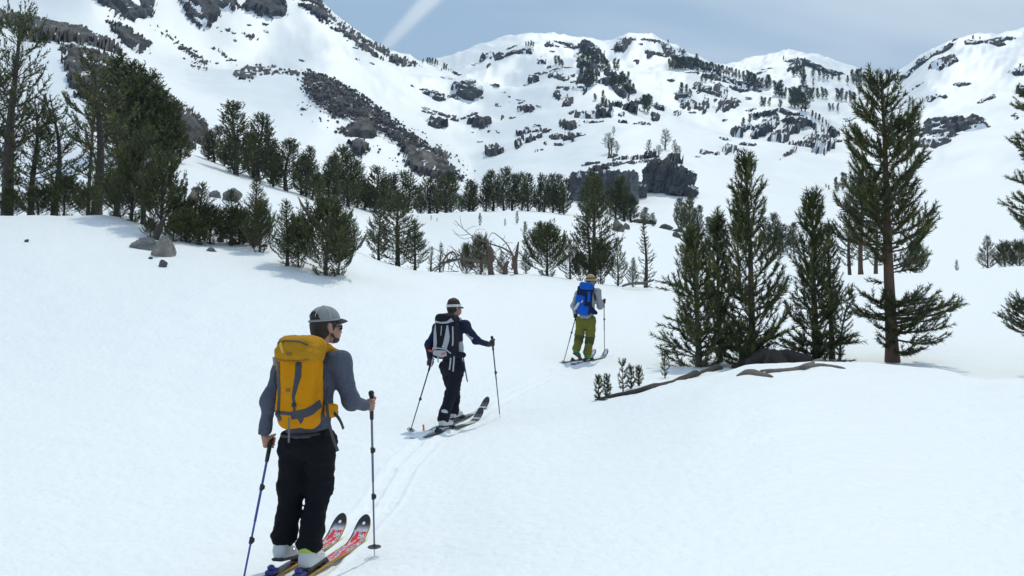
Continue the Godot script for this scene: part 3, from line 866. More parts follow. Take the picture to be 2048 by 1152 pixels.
# Grows one pine: the woody part as a mesh and the places of its needle tufts.
func grow(r: RandomNumberGenerator, o: Dictionary) -> Dictionary:
	var H: float = o.h
	var wood := MB.new()
	var tufts: Array[Transform3D] = []
	var ts: float = o.get("tuft", 0.24)
	var sides: int = o.get("sides", 8)
	var lean: Vector2 = o.get("lean", Vector2.ZERO)
	var bend: float = o.get("bend", 0.04)
	var path := []
	var rads := []
	var br: float = o.get("rad", H * 0.025)
	var ph := r.randf() * TAU
	var segs := 14
	for i in segs + 1:
		var t := float(i) / segs
		var w := Vector3(sin(t * 5.0 + ph) * bend * H * t, 0, cos(t * 4.0 + ph) * bend * H * t)
		path.append(Vector3(lean.x * t * t, t * H * 1.0 - (0.25 if i == 0 else 0.0), lean.y * t * t) + w * 0.5)
		rads.append(br * (pow(1.0 - t, 0.8) * 0.93 + 0.05) * (1.35 if i == 0 else 1.0))
	wood.tube(path, rads, sides)
	var start: float = o.get("start", 0.08)
	var spread: float = o.get("spread", 0.28) * H
	var taper: float = o.get("taper", 0.9)
	var belly: float = o.get("belly", 0.15)
	var step: float = o.get("step", 0.045)
	var per: int = o.get("per", 5)
	var e0: float = o.get("rise", 10.0)
	var e1: float = o.get("tip", 55.0)
	var gap: float = o.get("gap", 0.0)
	var fill: float = o.get("fill", 0.35)
	var tw: float = o.get("twig", 0.2) 
	var t := start
	var whorls := []
	while t < 0.97:
		whorls.append([t, 1.0, per])
		t += step * r.randf_range(0.75, 1.25)
	for q in o.get("skirt", []):
		whorls.append(q)
	for wq in whorls:
		t = wq[0]
		var n: int = wq[2]
		var az0 := r.randf() * TAU
		for k in n:
			if wq[1] == 1.0 and r.randf() < gap:
				continue
			var az := az0 + TAU * k / n + r.randf_range(-0.4, 0.4)
			if wq.size() > 3:
				az = deg_to_rad(wq[3]) + r.randf_range(-0.25, 0.25)
			var u := (t - start) / (1.0 - start)
			var prof := pow(clampf(1.0 - u, 0.0, 1.0), taper) * (0.35 + 0.65 * smoothstep(0.0, belly, u)) + 0.05
			var L: float = spread * prof * r.randf_range(0.6, 1.15)
			var low: bool = wq[1] != 1.0
			if low:
				L = float(wq[1]) * r.randf_range(0.8, 1.1)
			var fi := clampf(t * segs, 0.0, segs - 0.001)
			var base: Vector3 = (path[int(fi)] as Vector3).lerp(path[int(fi) + 1], fi - int(fi))
			var a0 := deg_to_rad(e0 + r.randf_range(-12, 12) + 25.0 * u)
			var a1 := deg_to_rad((16.0 if low else e1) + r.randf_range(-15, 15) + 10.0 * u)
			var pts := [base]
			var rr := []
			var p := base
			var bn := 5
			var wig := r.randf_range(-0.25, 0.25)
			var thick := maxf(0.004, br * 0.22 * (0.25 + L / spread * 0.75) * (1.0 - u * 0.6))
			rr.append(thick)
			for i in bn:
				var f := (i + 1.0) / bn
				var el := lerpf(a0, a1, f * f)
				var aa := az + wig * f
				p += Vector3(cos(aa) * cos(el), sin(el), sin(aa) * cos(el)) * L / bn
				pts.append(p)
				rr.append(thick * (1.0 - 0.75 * f))
			wood.tube(pts, rr, 4 if sides > 5 else 3, false)
			# needles along the outer part and on side twigs
			var m := maxi(1, int(L * (1.0 - fill) / (ts * float(o.get("every", 0.6)))))
			for i in m + 1:
				var f := lerpf(fill, 1.0, float(i) / m)
				var s := clampf(f * bn, 0.0, bn - 0.001)
				var q0: Vector3 = pts[int(s)]
				var q1: Vector3 = pts[int(s) + 1]
				var q := q0.lerp(q1, s - int(s))
				var dir := (q1 - q0).normalized()
				tufts.append(tuft_at(q, dir, ts * r.randf_range(0.8, 1.15), r))
				if i == m:
					continue
				for sg in [-1.0, 1.0]:
					if r.randf() < 0.2:
						continue
					var side: Vector3 = dir.cross(Vector3.UP).normalized() * sg
					var td: Vector3 = (dir * 0.8 + side * r.randf_range(0.5, 1.0) + Vector3.UP * r.randf_range(0.1, 0.7)).normalized()
					var tl := tw * r.randf_range(0.5, 1.3) * clampf(L / 0.5, 0.4, 1.9) * (1.25 - 0.6 * f)
					var e: Vector3 = q + td * tl
					if sides > 5:
						wood.tube([q, e], [thick * 0.35, thick * 0.15], 3, false)
					tufts.append(tuft_at(e, (td + Vector3.UP * 0.35).normalized(), ts * r.randf_range(0.75, 1.1), r))
					if tl > ts * 0.8:
						tufts.append(tuft_at(q.lerp(e, 0.5), td, ts * 0.8, r))
	for i in 4:
		var f := 0.9 + 0.1 * i / 3.0
		var fi := clampf(f * segs, 0.0, segs - 0.001)
		tufts.append(tuft_at((path[int(fi)] as Vector3).lerp(path[int(fi) + 1], fi - int(fi)), Vector3.UP, ts, r))
	return {"wood": wood, "tufts": tufts}

func tuft_at(p: Vector3, d: Vector3, s: float, r: RandomNumberGenerator) -> Transform3D:
	var x := d.cross(Vector3(0.3, 0.2, 0.93)).normalized()
	var z := x.cross(d).normalized()
	return Transform3D(Basis(x, d, z).rotated(d, r.randf() * TAU).scaled(Vector3.ONE * s), p)

# one needle of a tuft about one unit long, pointing up
func needle(mb: MB, r: RandomNumberGenerator, t: Transform3D, wide: float, c: Color) -> void:
	var az := r.randf() * TAU
	var y := r.randf_range(-0.55, 0.5)
	var out := r.randf_range(0.3, 0.8)
	var d := Vector3(cos(az) * out, r.randf_range(0.45, 1.0), sin(az) * out).normalized()
	var L := r.randf_range(0.30, 0.44)
	var a := Vector3(0, y, 0)
	var s := d.cross(Vector3(cos(az * 3.0), 0.4, sin(az * 5.0))).normalized() * wide
	mb.col = c
	mb.face(t * (a - s), t * (a + s), t * (a + d * L))

func crown_mesh(tufts: Array[Transform3D], n: int, wide: float, r: RandomNumberGenerator, keep := 1.0, tint := 0.0) -> ArrayMesh:
	var mb := MB.new()
	for t in tufts:
		if r.randf() > keep:
			continue
		var c: Color = LEAF[r.randi() % LEAF.size()]
		c = c.lerp(Color(0.10, 0.098, 0.03), tint * r.randf())
		for i in n:
			needle(mb, r, t, wide, c)
	return mb.commit(false, true)

func make_pine(called: String, label: String, at_: Vector3, o: Dictionary, group := "") -> Node3D:   # a near pine, needle by needle
	var r := RandomNumberGenerator.new()
	r.seed = o.get("seed", 1)
	var g := grow(r, o)
	var root := thing(called, label, o.get("cat", "pine tree"), at_, group)
	part("trunk", g.wood.commit(true), M.bark_red if o.get("red", false) else M.bark, root)
	part("crown", crown_mesh(g.tufts, 40, 0.032, r, 1.0, float(o.get("tint", 0.25)) * 0.8), M.leaf, root)
	return root

func make_protos() -> void:
	var r := RandomNumberGenerator.new()
	r.seed = 99
	var kinds := {
		# about 40 m away: ten triangles a tuft
		"cone": [3, {"h": 3.2, "spread": 0.33, "taper": 0.8, "step": 0.05, "per": 5, "tuft": 0.22, "sides": 5, "start": 0.05}, 14, 0.05, 1.0, 0.3],
		"slim": [2, {"h": 4.0, "spread": 0.15, "taper": 0.7, "step": 0.05, "per": 4, "tuft": 0.225, "sides": 5, "start": 0.04, "gap": 0.2, "twig": 0.13}, 14, 0.05, 1.0, 0.2],
		"bushy": [3, {"h": 2.6, "spread": 0.62, "taper": 0.42, "belly": 0.03, "step": 0.06, "per": 7, "tuft": 0.24, "sides": 5, "start": 0.02, "tip": 70.0, "rise": 25.0}, 14, 0.055, 1.0, 0.5],
		"open": [3, {"h": 7.0, "spread": 0.25, "taper": 0.4, "belly": 0.25, "step": 0.042, "per": 5, "tuft": 0.36, "sides": 6, "start": 0.16, "gap": 0.38, "tip": 60.0, "bend": 0.08}, 12, 0.055, 1.0, 0.2],
		"sprig": [2, {"h": 0.6, "spread": 0.3, "taper": 0.6, "step": 0.14, "per": 3, "tuft": 0.13, "sides": 4, "start": 0.1, "twig": 0.05}, 14, 0.05, 1.0, 0.0],
		# about 90 m away
		"stand": [5, {"h": 6.5, "spread": 0.25, "taper": 0.45, "belly": 0.12, "step": 0.04, "per": 5, "tuft": 0.46, "sides": 4, "start": 0.04, "gap": 0.1, "twig": 0.35, "tip": 75.0, "bend": 0.10}, 11, 0.075, 1.0, 0.12],
		# hundreds of metres away
		"far": [6, {"h": 7.0, "spread": 0.19, "taper": 0.4, "belly": 0.1, "step": 0.06, "per": 5, "tuft": 0.75, "sides": 3, "start": 0.1, "gap": 0.15, "twig": 0.3, "tip": 75.0, "bend": 0.12}, 9, 0.11, 1.0, 0.0],
	}
	for k in kinds:
		var q: Array = kinds[k]
		proto[k] = []
		for i in q[0]:
			var o: Dictionary = q[1].duplicate()
			var g := grow(r, o)
			var wood: MB = g.wood
			proto[k].append({"h": o.h, "wood": wood.commit(true), "crown": crown_mesh(g.tufts, q[2], q[3], r, q[4], q[5])})

func foot(px: float, py: float, from: float) -> Vector3:
	for i in 12:
		var p := hit(px, py + i * 2.0, from, 1000.0)
		if p.length() < 980.0:
			return p
	print("no ground for a tree at ", px, " ", py)
	return Vector3(NAN, 0, 0)

# a copy of a grown pine, its height given in photo pixels where it stands
func plant(kind: String, px: float, py: float, tall: float, label: String, group := "", from := 20.0, opt := {}) -> Node3D:
	var p := Vector3.ZERO
	if opt.has("d"):
		p = at(px, py, opt.d)
		p.y = ground(p.x, p.z)
		# the foot may lie behind a rise: keep the top where the photo shows it
		tall = (py - tall)
	else:
		p = foot(px, py, from)
		if is_nan(p.x):
			return null
	var d := -p.z
	var h := tall * d / FPX
	if opt.has("d"):
		h = at(px, tall, d).y - p.y
	var list: Array = proto[kind]
	var pr: Dictionary = list[rng.randi() % list.size()]
	var root := thing(opt.get("name", "pine_tree"), label, opt.get("cat", "pine tree"), p, group)
	root.rotation.y = rng.randf() * TAU
	var s: float = h / pr.h
	var w: float = s * float(opt.get("wide", 1.0)) * rng.randf_range(0.9, 1.12)
	root.scale = Vector3(w, s, w)
	part("trunk", pr.wood, M.bark_red if opt.get("red", false) else M.bark, root)
	part("crown", pr.crown, M.leaf, root)
	return root

func near_pines() -> void:
	var D := 18.5
	var foot_ := func(px: float, d: float) -> Vector3:
		var p := at(px, 720, d)
		return set_down(p.x, p.z)
	var height := func(p: Vector3, py: float) -> float:
		return at(1600, py, -p.z).y - p.y
	var p: Vector3 = foot_.call(1785, D)
	make_pine("tall_pine", "tallest pine, with a bare red trunk below its crown and drooping low branches", p, {"h": height.call(p, 160), "rad": 0.135, "spread": 0.195, "taper": 0.45, "belly": 0.1, "start": 0.35, "step": 0.029, "per": 6, "gap": 0.3, "tuft": 0.31, "twig": 0.24, "fill": 0.4, "every": 0.5,
		"rise": 8.0, "tip": 48.0, "seed": 5, "lean": Vector2(-0.12, 0.0), "bend": 0.015, "red": true, "sides": 12,
		"skirt": [[0.05, 0.5, 1, 20], [0.05, 0.55, 1, 80], [0.06, 0.45, 1, 140], [0.07, 0.6, 1, 110], [0.09, 0.6, 1, 55], [0.10, 0.7, 1, 90], [0.13, 0.8, 1, 75], [0.15, 0.7, 1, 120], [0.18, 0.7, 1, 95], [0.2, 0.6, 1, 70], [0.21, 0.55, 1, 150], [0.19, 0.9, 1, 15], [0.21, 0.7, 1, -15], [0.16, 1.2, 1, 30], [0.18, 0.6, 1, 130], [0.10, 1.0001, 1, 10], [0.13, 1.35, 1, -8], [0.15, 1.3, 1, 20], [0.17, 1.15, 1, -30], [0.12, 1.1, 1, 60], [0.14, 0.8, 1, 170], [0.17, 0.7, 1, 190], [0.19, 0.75, 1, 150], [0.16, 0.7, 1, 100], [0.2, 0.6, 1, 45], [0.08, 0.9, 1, 35], [0.11, 0.7, 1, 130], [0.21, 0.45, 1, -60], [0.28, 0.35, 1, 180], [0.31, 0.7, 1, 5], [0.32, 0.85, 1, -12], [0.33, 0.75, 1, 25]]})
	p = foot_.call(1505, D - 0.2)
	make_pine("pine_tree", "middle pine of the near clump with a straight spire above the root mass", p, {"h": height.call(p, 315), "rad": 0.085, "spread": 0.25, "taper": 0.62, "belly": 0.1, "start": 0.05, "step": 0.045, "per": 6, "gap": 0.32, "tuft": 0.31, "every": 0.72, "twig": 0.17, "fill": 0.4, "seed": 12, "rise": 14.0, "tip": 64.0, "bend": 0.01, "lean": Vector2(-0.05, 0), "sides": 10, "tint": 0.35, "skirt": [[0.03, 0.7, 6], [0.06, 0.85, 6], [0.09, 0.9, 6]]})
	p = foot_.call(1440, D + 0.6)
	make_pine("pine_tree", "slimmer pine behind the spired one, its top reaching half as high", p, {"h": height.call(p, 430), "rad": 0.06, "spread": 0.19, "taper": 0.55, "start": 0.06, "step": 0.055, "per": 5, "gap": 0.25, "tuft": 0.31, "every": 0.72, "fill": 0.35, "rise": 15.0, "tip": 64.0, "seed": 31, "bend": 0.02, "tint": 0.2})
	p = foot_.call(1398, D - 0.6)
	make_pine("pine_tree", "leftmost pine of the near clump, leaning over the dark log", p, {"h": height.call(p, 470), "rad": 0.075, "spread": 0.30, "taper": 0.5, "belly": 0.08, "start": 0.04, "step": 0.05, "per": 6, "gap": 0.32, "tuft": 0.31, "every": 0.72, "twig": 0.17, "fill": 0.4, "seed": 8, "rise": 16.0, "tip": 64.0, "bend": 0.02, "tint": 0.45, "lean": Vector2(-0.1, 0),
		"skirt": [[0.03, 0.7, 6], [0.07, 0.85, 6], [0.55, 0.75, 1, 185], [0.5, 0.7, 1, 175], [0.3, 0.6, 1, 180], [0.25, 0.65, 1, 200]]})
	p = foot_.call(1632, D)
	make_pine("pine_tree", "dense dark pine between the root mass and the tall pine", p, {"h": height.call(p, 395), "rad": 0.085, "spread": 0.22, "taper": 0.42, "belly": 0.08, "start": 0.05, "step": 0.045, "per": 6, "gap": 0.3, "tuft": 0.31, "every": 0.72, "twig": 0.17, "fill": 0.4, "seed": 44, "rise": 16.0, "tip": 66.0, "bend": 0.012, "tint": 0.2, "skirt": [[0.03, 0.6, 6], [0.06, 0.75, 6], [0.1, 0.75, 6]]})
	p = foot_.call(1664, D + 0.5)
	make_pine("pine_tree", "second stem crowding the dense dark pine from behind", p, {"h": height.call(p, 455), "rad": 0.07, "spread": 0.15, "taper": 0.5, "start": 0.3, "step": 0.045, "per": 5, "tuft": 0.17, "seed": 45, "bend": 0.012, "tint": 0.1})
	p = foot_.call(1680, D - 0.4)
	make_pine("pine_sapling", "thin leaning sapling at the left of the tall pine's foot", p, {"h": height.call(p, 575), "rad": 0.03, "spread": 0.2, "taper": 0.5, "start": 0.12, "step": 0.07, "per": 4, "gap": 0.2, "tuft": 0.15, "twig": 0.09, "seed": 3, "lean": Vector2(0.28, 0), "cat": "sapling", "bend": 0.01})
	p = foot_.call(1480, D - 0.9)
	make_pine("pine_shrub", "low bushy pine growth in front of the root mass", p, {"h": 0.85, "rad": 0.03, "spread": 0.6, "taper": 0.5, "belly": 0.03, "start": 0.05, "step": 0.12, "per": 6, "tuft": 0.16, "twig": 0.12, "seed": 23, "cat": "shrub", "rise": 25.0})
	# at the right edge
	p = foot_.call(2138, D - 0.5)
	make_pine("pine_tree", "tall pine cut by the right edge, only its left branches in view", p, {"h": height.call(p, 100), "rad": 0.13, "spread": 0.17, "taper": 0.4, "belly": 0.1, "start": 0.32, "step": 0.034, "per": 5, "gap": 0.2, "tuft": 0.225, "twig": 0.17, "seed": 71, "bend": 0.01, "rise": 0.0, "tip": 40.0, "red": true, "sides": 10, "skirt": [[0.4, 0.95, 1, 180], [0.47, 1.05, 1, 185], [0.55, 0.95, 1, 175], [0.62, 0.9, 1, 180], [0.7, 0.8, 1, 183], [0.78, 0.75, 1, 178]]})
	p = foot_.call(2072, 16.5)
	make_pine("gnarled_pine", "short gnarled pine with a twisted trunk at the right edge", p, {"h": 1.45, "rad": 0.13, "spread": 0.4, "taper": 0.4, "belly": 0.1, "start": 0.5, "step": 0.06, "per": 5, "tuft": 0.17, "twig": 0.14, "seed": 13, "bend": 0.16, "rise": 10.0, "tip": 40.0, "red": true})
	# sprigs along the half-buried log
	var i := 0
	for q in [[1197, 800, 42, "sprig at the buried left tip of the dark log"], [1214, 794, 40, "second sprig from the left tip of the dark log"], [1246, 782, 58, "largest sprig of the row along the dark log"], [1262, 778, 40, "stubby sprig right of the largest sprig on the log"], [1278, 772, 36, "low sprig in the middle of the dark log"], [1330, 756, 52, "lone upright sprig standing where the log rises"]]:
		var c := hit(q[0], q[1], 12.0)
		var s := -c.z / FPX
		i += 1
		make_pine("pine_sprig", "pine " + q[3], c, {"h": q[2] * s, "rad": 0.012, "spread": 0.36, "taper": 0.35, "start": 0.1, "step": 0.2, "per": 3, "tuft": 0.085, "twig": 0.05, "every": 0.9, "tip": 75.0, "seed": 60 + i, "cat": "sapling", "bend": 0.02, "tint": 0.1}, "")

func crest_trees() -> void:
	var list := [
		# kind, px, foot py, height px, distance (0: where the sight line meets the snow), width factor, label
		["open", 14, 440, 432, 34, 0.98, "tallest pine at the left edge, running out of the top of the picture"],
		["open", -34, 440, 390, 35, 1.08, "pine half outside the left edge beside the tallest one"],
		["open", 62, 440, 245, 36, 1.28, "broad pine right of the leftmost trunks with sky-bright gaps"],
		["open", 108, 440, 240, 35, 1.28, "airy pine left of the forked leaning trunk"],
		["open", 192, 438, 318, 34, 1.33, "big pine with a dark forked trunk leaning left, in the left group"],
		["open", 232, 440, 210, 36, 1.18, "pine just right of the forked leaning trunk"],
		["bushy", 20, 440, 56, 33, 1.45, "low pine shrub at the foot of the left-edge trunks"],
		["bushy", 76, 440, 60, 33, 1.45, "pine shrub under the broad left pine"],
		["bushy", 128, 440, 80, 33, 1.30, "dark waist-high pine shrub left of the forked trunk"],
		["bushy", 176, 440, 62, 32, 1.45, "yellowish pine shrub at the foot of the forked trunk"],
		["bushy", 232, 446, 90, 31, 1.23, "green pine bush left of the big bushy pine"],
		["open", 286, 460, 208, 30, 1.18, "big bushy pine above the pale boulder"],
		["bushy", 262, 462, 150, 30, 1.09, "dark bush crowding the left of the big bushy pine"],
		["bushy", 322, 478, 150, 29, 1.01, "dark bush crowding the right of the big bushy pine"],
		["bushy", 372, 492, 66, 28, 1.45, "low bush over the snow right of the pale boulder"],
		["bushy", 300, 492, 52, 27.5, 1.3, "low spreading shrub right behind the low grey boulder"],
		["bushy", 346, 500, 56, 27.5, 1.4, "low spreading shrub hugging the right side of the pale boulder"],
		["bushy", 398, 500, 50, 28, 1.5, "low spreading shrub in the snow dip right of the pale boulder"],
		["bushy", 420, 470, 50, 29, 1.4, "loose shrub right of the small pine among the boulders"],
		["bushy", 478, 470, 44, 29.5, 1.4, "shrub above the split boulder"],
		["cone", 398, 478, 112, 29, 1.38, "small pine standing among the boulders on the left slope"],
		["bushy", 372, 470, 60, 29, 1.16, "bush left of the small pine among the boulders"],
		["cone", 346, 440, 60, 32, 1.00, "thin young pine above the boulders, left of the small pine"],
		["cone", 462, 480, 100, 29, 1.38, "pine left of the split boulder"],
		["cone", 508, 488, 132, 29, 1.12, "pine just behind the split boulder, its top bare of snow"],
		["bushy", 520, 492, 76, 28, 0.87, "bush at the right foot of the pine behind the split boulder"],
		["cone", 574, 520, 118, 26, 1.25, "left pine of the pair around the grey snag"],
		["bushy", 596, 524, 80, 26, 0.87, "bush between the pair of pines around the grey snag"],
		["bushy", 652, 536, 122, 25.5, 1.09, "wide dark pine bush with the grey snag rising through it"],
		["bushy", 678, 534, 84, 26, 0.87, "right shoulder of bushes beside the snag bush"],
		["cone", 708, 508, 70, 33, 1.12, "young pine peeping over the snow right of the snag bush"],
		["cone", 757, 528, 128, 34, 1.12, "left pine of the dark trio on the crest"],
		["cone", 795, 536, 150, 33, 1.56, "broad middle pine of the dark trio on the crest"],
		["cone", 830, 540, 100, 33, 1.25, "right pine of the dark trio on the crest"],
		["bushy", 962, 552, 72, 38, 1.01, "green bush behind the fallen dead tree"],
		["bushy", 932, 552, 56, 38, 0.72, "small bush at the left behind the fallen dead tree"],
		["cone", 1002, 552, 50, 38, 0.88, "young pine behind the two red snags"],
		["slim", 862, 545, 52, 40, 1.54, "thin young pine left of the fallen dead tree"],
		["slim", 880, 545, 62, 40, 1.32, "second thin young pine left of the fallen dead tree"],
		["cone", 1052, 552, 52, 36, 1.12, "small pine just right of the red snags"],
		["bushy", 1094, 550, 92, 36, 1.23, "wide bushy pine on the crest left of the blue-pack skier"],
		["cone", 1140, 556, 80, 37, 1.00, "pointed young pine right of the wide bushy pine on the crest"],
		["bushy", 1160, 562, 50, 37, 0.87, "low bush directly behind the blue-pack skier"],
		["cone", 1188, 572, 222, 38, 0.94, "tallest pine on the crest behind the blue-pack skier's hat"],
		["slim", 1180, 568, 150, 39, 1.43, "open-branched pine beside the tallest one behind the skier"],
		["bushy", 1202, 570, 80, 37, 0.87, "dark bush at the foot of the tallest crest pine"],
		["cone", 1236, 576, 104, 37, 0.94, "neat cone-shaped pine right of the blue-pack skier"],
		["cone", 1266, 572, 56, 38, 1.00, "small pine between the cone-shaped pine and the slender one"],
		["slim", 1292, 580, 135, 38, 1.21, "slender see-through pine standing alone on the crest"],
		["open", 1722, 556, 210, 44, 0.98, "pine with a bare red trunk behind the tall pine's left side"],
		["open", 1700, 556, 170, 46, 0.89, "darker pine behind the dense near pine"],
		["open", 1752, 556, 150, 45, 1.08, "short red-trunked pine right behind the tall pine"],
		["bushy", 1832, 550, 60, 45, 1.01, "bush on the snow crest right of the tall pine"],
		["cone", 1976, 540, 70, 46, 1.25, "left pine of the bushes at the right edge of the crest"],
		["bushy", 2010, 540, 50, 46, 1.01, "middle bush of those at the right edge of the crest"],
		["bushy", 2040, 540, 52, 46, 1.01, "right bush of those at the right edge of the crest"],
		["sprig", 1914, 542, 20, 44, 1.00, "tiny lone pine on the crest between the tall pine and the right bushes"],
		["open", 1480, 575, 150, 42, 0.89, "dark pine behind the spired near pine"],
		["open", 1372, 575, 172, 41, 0.79, "dark pine showing above the leftmost near pine"],
	]
	for q in list:
		var o := {"wide": q[5]}
		if q[4] > 0:
			o.d = q[4]
		if q[0] == "bushy":
			o.name = "pine_bush"
			o.cat = "bush"
		if "red" in q[6]:
			o.red = true
		plant(q[0], q[1], q[2], q[3], q[6], "", 20.0, o)

func tree_rows() -> void:
	var where := ["high in the row below the left cliff", "midway down the row on the left slope", "low in the row near the talus foot"]
	for q in [[430, 325, 112], [418, 320, 66], [446, 332, 70], [462, 338, 80], [478, 350, 132], [500, 356, 128], [516, 362, 134], [536, 368, 110], [552, 374, 112], [574, 382, 122], [596, 390, 108], [612, 394, 90], [626, 400, 116], [642, 402, 84], [656, 406, 100],
			[676, 410, 116], [694, 414, 128], [712, 416, 104], [730, 420, 96], [748, 426, 88], [766, 428, 84]]:
		plant("stand", q[0] + rng.randf_range(-7, 7), q[1], q[2] * rng.randf_range(0.6, 1.12), "dark pine " + where[0 if q[0] < 500 else (1 if q[0] < 650 else 2)], "row of pines down the left slope", 60.0, {"wide": rng.randf_range(1.2, 1.6)})
	for q in [[774, 432, 90], [790, 432, 86], [806, 434, 72], [822, 434, 90], [838, 434, 76], [856, 432, 62], [872, 430, 68], [888, 430, 70], [904, 428, 62], [920, 428, 64], [936, 426, 56], [950, 426, 50], [705, 418, 80], [740, 424, 70]]:
		plant("stand", q[0] + rng.randf_range(-8, 8), q[1], q[2] * rng.randf_range(0.55, 1.25), "dark pine in the band beneath the talus ridge", "band of pines beneath the talus ridge", 60.0, {"wide": rng.randf_range(1.4, 1.9), "d": 106 + rng.randf_range(-6, 14)})
	for q in [[974, 428, 70], [986, 430, 98], [1004, 432, 94], [1022, 430, 106], [1042, 432, 100], [1058, 432, 92]]:
		plant("stand", q[0] + rng.randf_range(-4, 4), q[1], q[2] * rng.randf_range(0.75, 1.08), "tall pine in the bench grove's left half", "left half of the bench grove", 60.0, {"wide": 1.35, "d": 106 + rng.randf_range(-2, 5)})
	for q in [[1078, 432, 70], [1090, 434, 106], [1108, 434, 110], [1120, 436, 100], [1132, 436, 76]]:
		plant("stand", q[0] + rng.randf_range(-4, 4), q[1], q[2] * rng.randf_range(0.75, 1.08), "tall pine in the bench grove's right half", "right half of the bench grove", 60.0, {"wide": 1.2, "d": 106 + rng.randf_range(-2, 5)})
	for q in [[1180, 444, 100, "pine before the left part of the grey cliff"], [1196, 444, 92, "second pine before the left part of the grey cliff"], [1232, 446, 84, "pine before the middle of the grey cliff"], [1248, 446, 94, "taller pine before the middle of the grey cliff"],
			[1262, 450, 56, "short pine before the right part of the grey cliff"], [1290, 452, 36, "low bush right of the grey cliff's foot"], [1306, 454, 28, "tiny bush right of the grey cliff's foot"], [1362, 470, 72, "left pine of the trio beyond the bench"], [1380, 474, 80, "middle pine of the trio beyond the bench"],
			[1396, 476, 64, "right pine of the trio beyond the bench"], [1420, 480, 46, "single bush beyond the bench, right of the trio"], [1548, 506, 78, "pointed pine beyond the bench between the two near spires"], [1566, 506, 56, "left bush beyond the bench between the two near spires"], [1588, 508, 62, "right bush beyond the bench between the two near spires"], [1530, 505, 70, "pine half hidden by the spired near pine"]]:
		plant("stand", q[0], q[1], q[2], q[3], "", 60.0, {"wide": 1.3 if q[2] > 60 else 1.8, "d": 108})
	for q in [[960, 452, 24, "slanted sapling"], [1010, 452, 14, "tiny sapling"], [1034, 448, 24, "thin sapling"], [1050, 482, 36, "tallest sapling"], [862, 441, 10, "smallest sprig"], [874, 443, 7, "faint sprig"], [1109, 446, 10, "far sprig"], [1042, 462, 6, "stub"]]:
		plant("sprig", q[0], q[1], q[2], q[3] + " sticking out of the open snow of the bench", "", 38.0, {"name": "pine_sapling", "cat": "sapling", "wide": 0.8})
	# the ridge behind the left group
	for q in [[240, 300, 182], [266, 300, 172], [290, 304, 158], [316, 304, 128], [340, 300, 98], [300, 306, 110], [332, 304, 76], [360, 296, 58]]:
		plant("stand", q[0], q[1], q[2], "black-green pine of the mass against the left cliff", "mass of pines against the left cliff", 45.0, {"wide": 1.5, "d": 62})
	for q in [[232, 150, 22], [245, 138, 20], [268, 150, 20], [296, 172, 24], [312, 186, 22], [330, 200, 20], [348, 212, 18], [362, 222, 18]]:
		plant("far", q[0], q[1], q[2], "tiny pine on the skyline edge of the left cliff", "tiny pines along the left cliff edge", 90.0, {"wide": 1.2})

